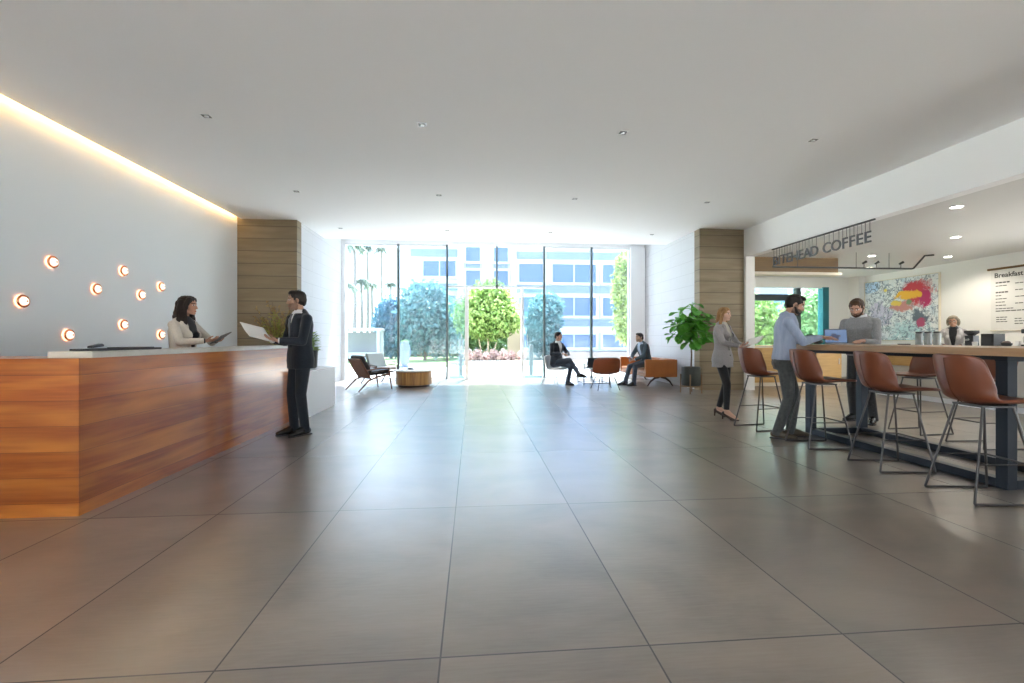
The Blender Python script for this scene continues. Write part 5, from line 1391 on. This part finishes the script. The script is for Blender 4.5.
for i, x in enumerate((-13.6, -10.9, -8.3)):
    tree('lawn_shrub', 'rounded green shrub under the palms, ' + ('left', 'middle', 'right')[i], (x, (33.0, 34.0, 43.5)[i] - .0, -.01), [((0, 0, .8), (1.1, .8, .8))], 'leaf_mid', 1400, .24, [([(0, 0, 0), (0, 0, .6)], .05, .03)], 'bark', 80 + i, 'shrubs under the palms', 'shrub')

# shelter, urn, bollards
t = thing('garden_shelter', 'white boxy open shelter outside the left glass bay', 'shelter', (-5.75, 24.3, -.005))
for x in (-.92, .92):
    for y in (-.5, .5): MB().bx(x - .07, x + .07, y - .07, y + .07, 0, 1.62).build('post', 'shelter_grey', t, 0)
MB().bx(-1.03, 1.03, -.62, .62, 1.62, 1.76).build('roof', 'shelter_grey', t, 0, bevel=.02)
MB().bx(-.85, .85, .44, .50, .10, 1.55).build('back_panel', 'shelter_back', t, 0)
MB().bx(-.80, .80, -.1, .42, .10, .5).build('bench_seat', 'facade_white', t, 0, bevel=.02)
t = thing('garden_urn', 'tall pale blue grey urn standing on the lawn edge outside', 'urn', (-3.0, 20.4, -.05))
MB().lathe([(.001, 0), (.20, 0), (.20, .05), (.14, .09), (.20, .30), (.25, .62), (.235, .90), (.17, 1.06), (.20, 1.14), (.18, 1.14), (.15, 1.05), (.001, 1.0)], 28).build('urn_body', 'urn', t)
f = MB(); rg = random.Random(4)
for _ in range(60): leafquad(f, V((rg.uniform(-.1, .1), rg.uniform(-.1, .1), 1.05)), rdir(rg, .3), rdir(rg), .20, .03)
f.build('foliage', 'leaf_mid', t, 0)
for x, y, h, lab in ((1.86, 14.5, 1.06, 'grey steel bollard outside, right of the open door'), (-.40, 15.1, 1.2, 'grey steel bollard outside, left of the open door')):
    t = thing('bollard', lab, 'bollard', (x, y, -.05), 0, 'bollards outside the door')
    MB().lathe([(.085, 0), (.085, .02), (.07, .022), (.07, h), (.06, h + .01), (.001, h + .012)], 24).build('post', 'bollard_grey', t)
    MB().lathe([(.071, h - .16), (.0715, h - .16), (.0715, h - .08), (.071, h - .08)], 24).build('light_band', 'aperture', t)

# office building
ob = thing('office_building', 'white office block with bands of windows painted with blue sky reflection across the street', 'building', (0, 45.0, 0))
MB().bx(-6.2, 34, .02, 14, -.05, 13.6).build('body', 'facade_white', ob, 0)
MB().bx(-6.5, 34.3, -.25, 14.2, 13.6, 14.1).build('parapet', 'facade_white', ob, 0)
def bwin(x0, x1, z0, z1, nm=1):
    q = MB(); q.bx(x0 - .22, x0, -.22, .1, z0 - .18, z1 + .18); q.bx(x1, x1 + .22, -.22, .1, z0 - .18, z1 + .18)
    q.bx(x0, x1, -.22, .1, z0 - .22, z0); q.bx(x0, x1, -.22, .1, z1, z1 + .22)
    for k in range(1, nm): q.bx(x0 + (x1 - x0) * k / nm - .05, x0 + (x1 - x0) * k / nm + .05, -.1, .1, z0, z1)
    f = q.build('window', 'facade_frame', ob, 0)
    MB().bx(x0, x1, -.04, .015, z0, z1).build('pane', 'facade_pane_sky', f, 0)
def spand(x0, x1, z0, z1): MB().bx(x0, x1, -.07, .015, z0, z1).build('spandrel', 'facade_spandrel', ob, 0)
for z0, z1 in ((6.84, 8.67), (3.52, 5.35), (.35, 1.65)):
    for k in range(5): bwin(7.88 + 5.12 * k, 12.31 + 5.12 * k, z0, z1, 2)
    bwin(4.55, 7.05, z0, z1, 1)
for z0, z1 in ((9.16, 9.90), (5.80, 6.54), (2.49, 3.18)): spand(7.29, 32.8, z0, z1); spand(4.30, 7.10, z0, z1)
for k in range(3): bwin(7.88 + 5.12 * k, 12.31 + 5.12 * k, 10.25, 12.18, 2)
for x0, x1 in ((-.69, .69), (2.07, 3.45)):
    for z0, z1 in ((10.89, 12.47), (8.82, 10.5), (6.34, 7.93)): bwin(x0, x1, z0, z1, 1)
    spand(x0, x1, 8.10, 8.60)
for z0, z1 in ((7.33, 8.82), (10.5, 11.98), (3.67, 5.45)): bwin(-4.83, -1.70, z0, z1, 2)
for z0, z1 in ((9.26, 10.0), (5.95, 6.64)): spand(-6.06, -1.50, z0, z1)
for x0, x1 in ((-1.48, -.93), (.93, 1.83), (3.69, 4.24)): MB().bx(x0, x1, -.55, .015, -.05, 13.6).build('facade_column', 'facade_white', ob, 0)
for i, x in enumerate((-5.40, -5.15)):
    t = thing('lamp_post', 'thin grey post outside left of the office block, ' + ('left one', 'right one')[i], 'post', (x, 33.0 + .8 * i, -.05), 0, 'thin posts by the office block')
    MB().tube([(0, 0, 0), (0, 0, 7.6)], [.075, .05], 8).build('post', 'kerb', t)
    MB().bx(-.10, .10, -.35, .1, 7.6, 7.68).build('lamp_head', 'kerb', t, 0)

# ------------------------------------------------------------------ light
wd = bpy.data.worlds.new('sky'); sc.world = wd; wd.use_nodes = True
nt = wd.node_tree; bgn = nt.nodes['Background']
tcn = nt.nodes.new('ShaderNodeTexCoord'); sx = nt.nodes.new('ShaderNodeSeparateXYZ'); rp = nt.nodes.new('ShaderNodeValToRGB')
nt.links.new(tcn.outputs['Generated'], sx.inputs[0]); nt.links.new(sx.outputs[2], rp.inputs[0]); nt.links.new(rp.outputs[0], bgn.inputs[0])
rp.color_ramp.elements[0].position = .0; rp.color_ramp.elements[0].color = (.92, .96, 1.0, 1)
rp.color_ramp.elements[1].position = .7; rp.color_ramp.elements[1].color = (.62, .78, 1.0, 1)
bgn.inputs[1].default_value = SKY
su = bpy.data.lights.new('sun', 'SUN'); su.energy = SUN; su.angle = R(2); su.color = (1, .95, .87)
so = bpy.data.objects.new('sun', su); C.objects.link(so); so.location = (3, 30, 30)
so.rotation_euler = V((-.25, -1.3, -2.6)).to_track_quat('-Z', 'Y').to_euler()
sc.view_settings.view_transform = 'Standard'; sc.view_settings.look = 'None'; sc.view_settings.exposure = EXPO; sc.view_settings.gamma = 1
sc.view_settings.use_curve_mapping = False
sc.cycles.use_denoising = True; sc.cycles.max_bounces = 14; sc.cycles.diffuse_bounces = 8; sc.cycles.transparent_max_bounces = 12
sc.cycles.sample_clamp_indirect = 6; sc.cycles.caustics_reflective = False; sc.cycles.caustics_refractive = False
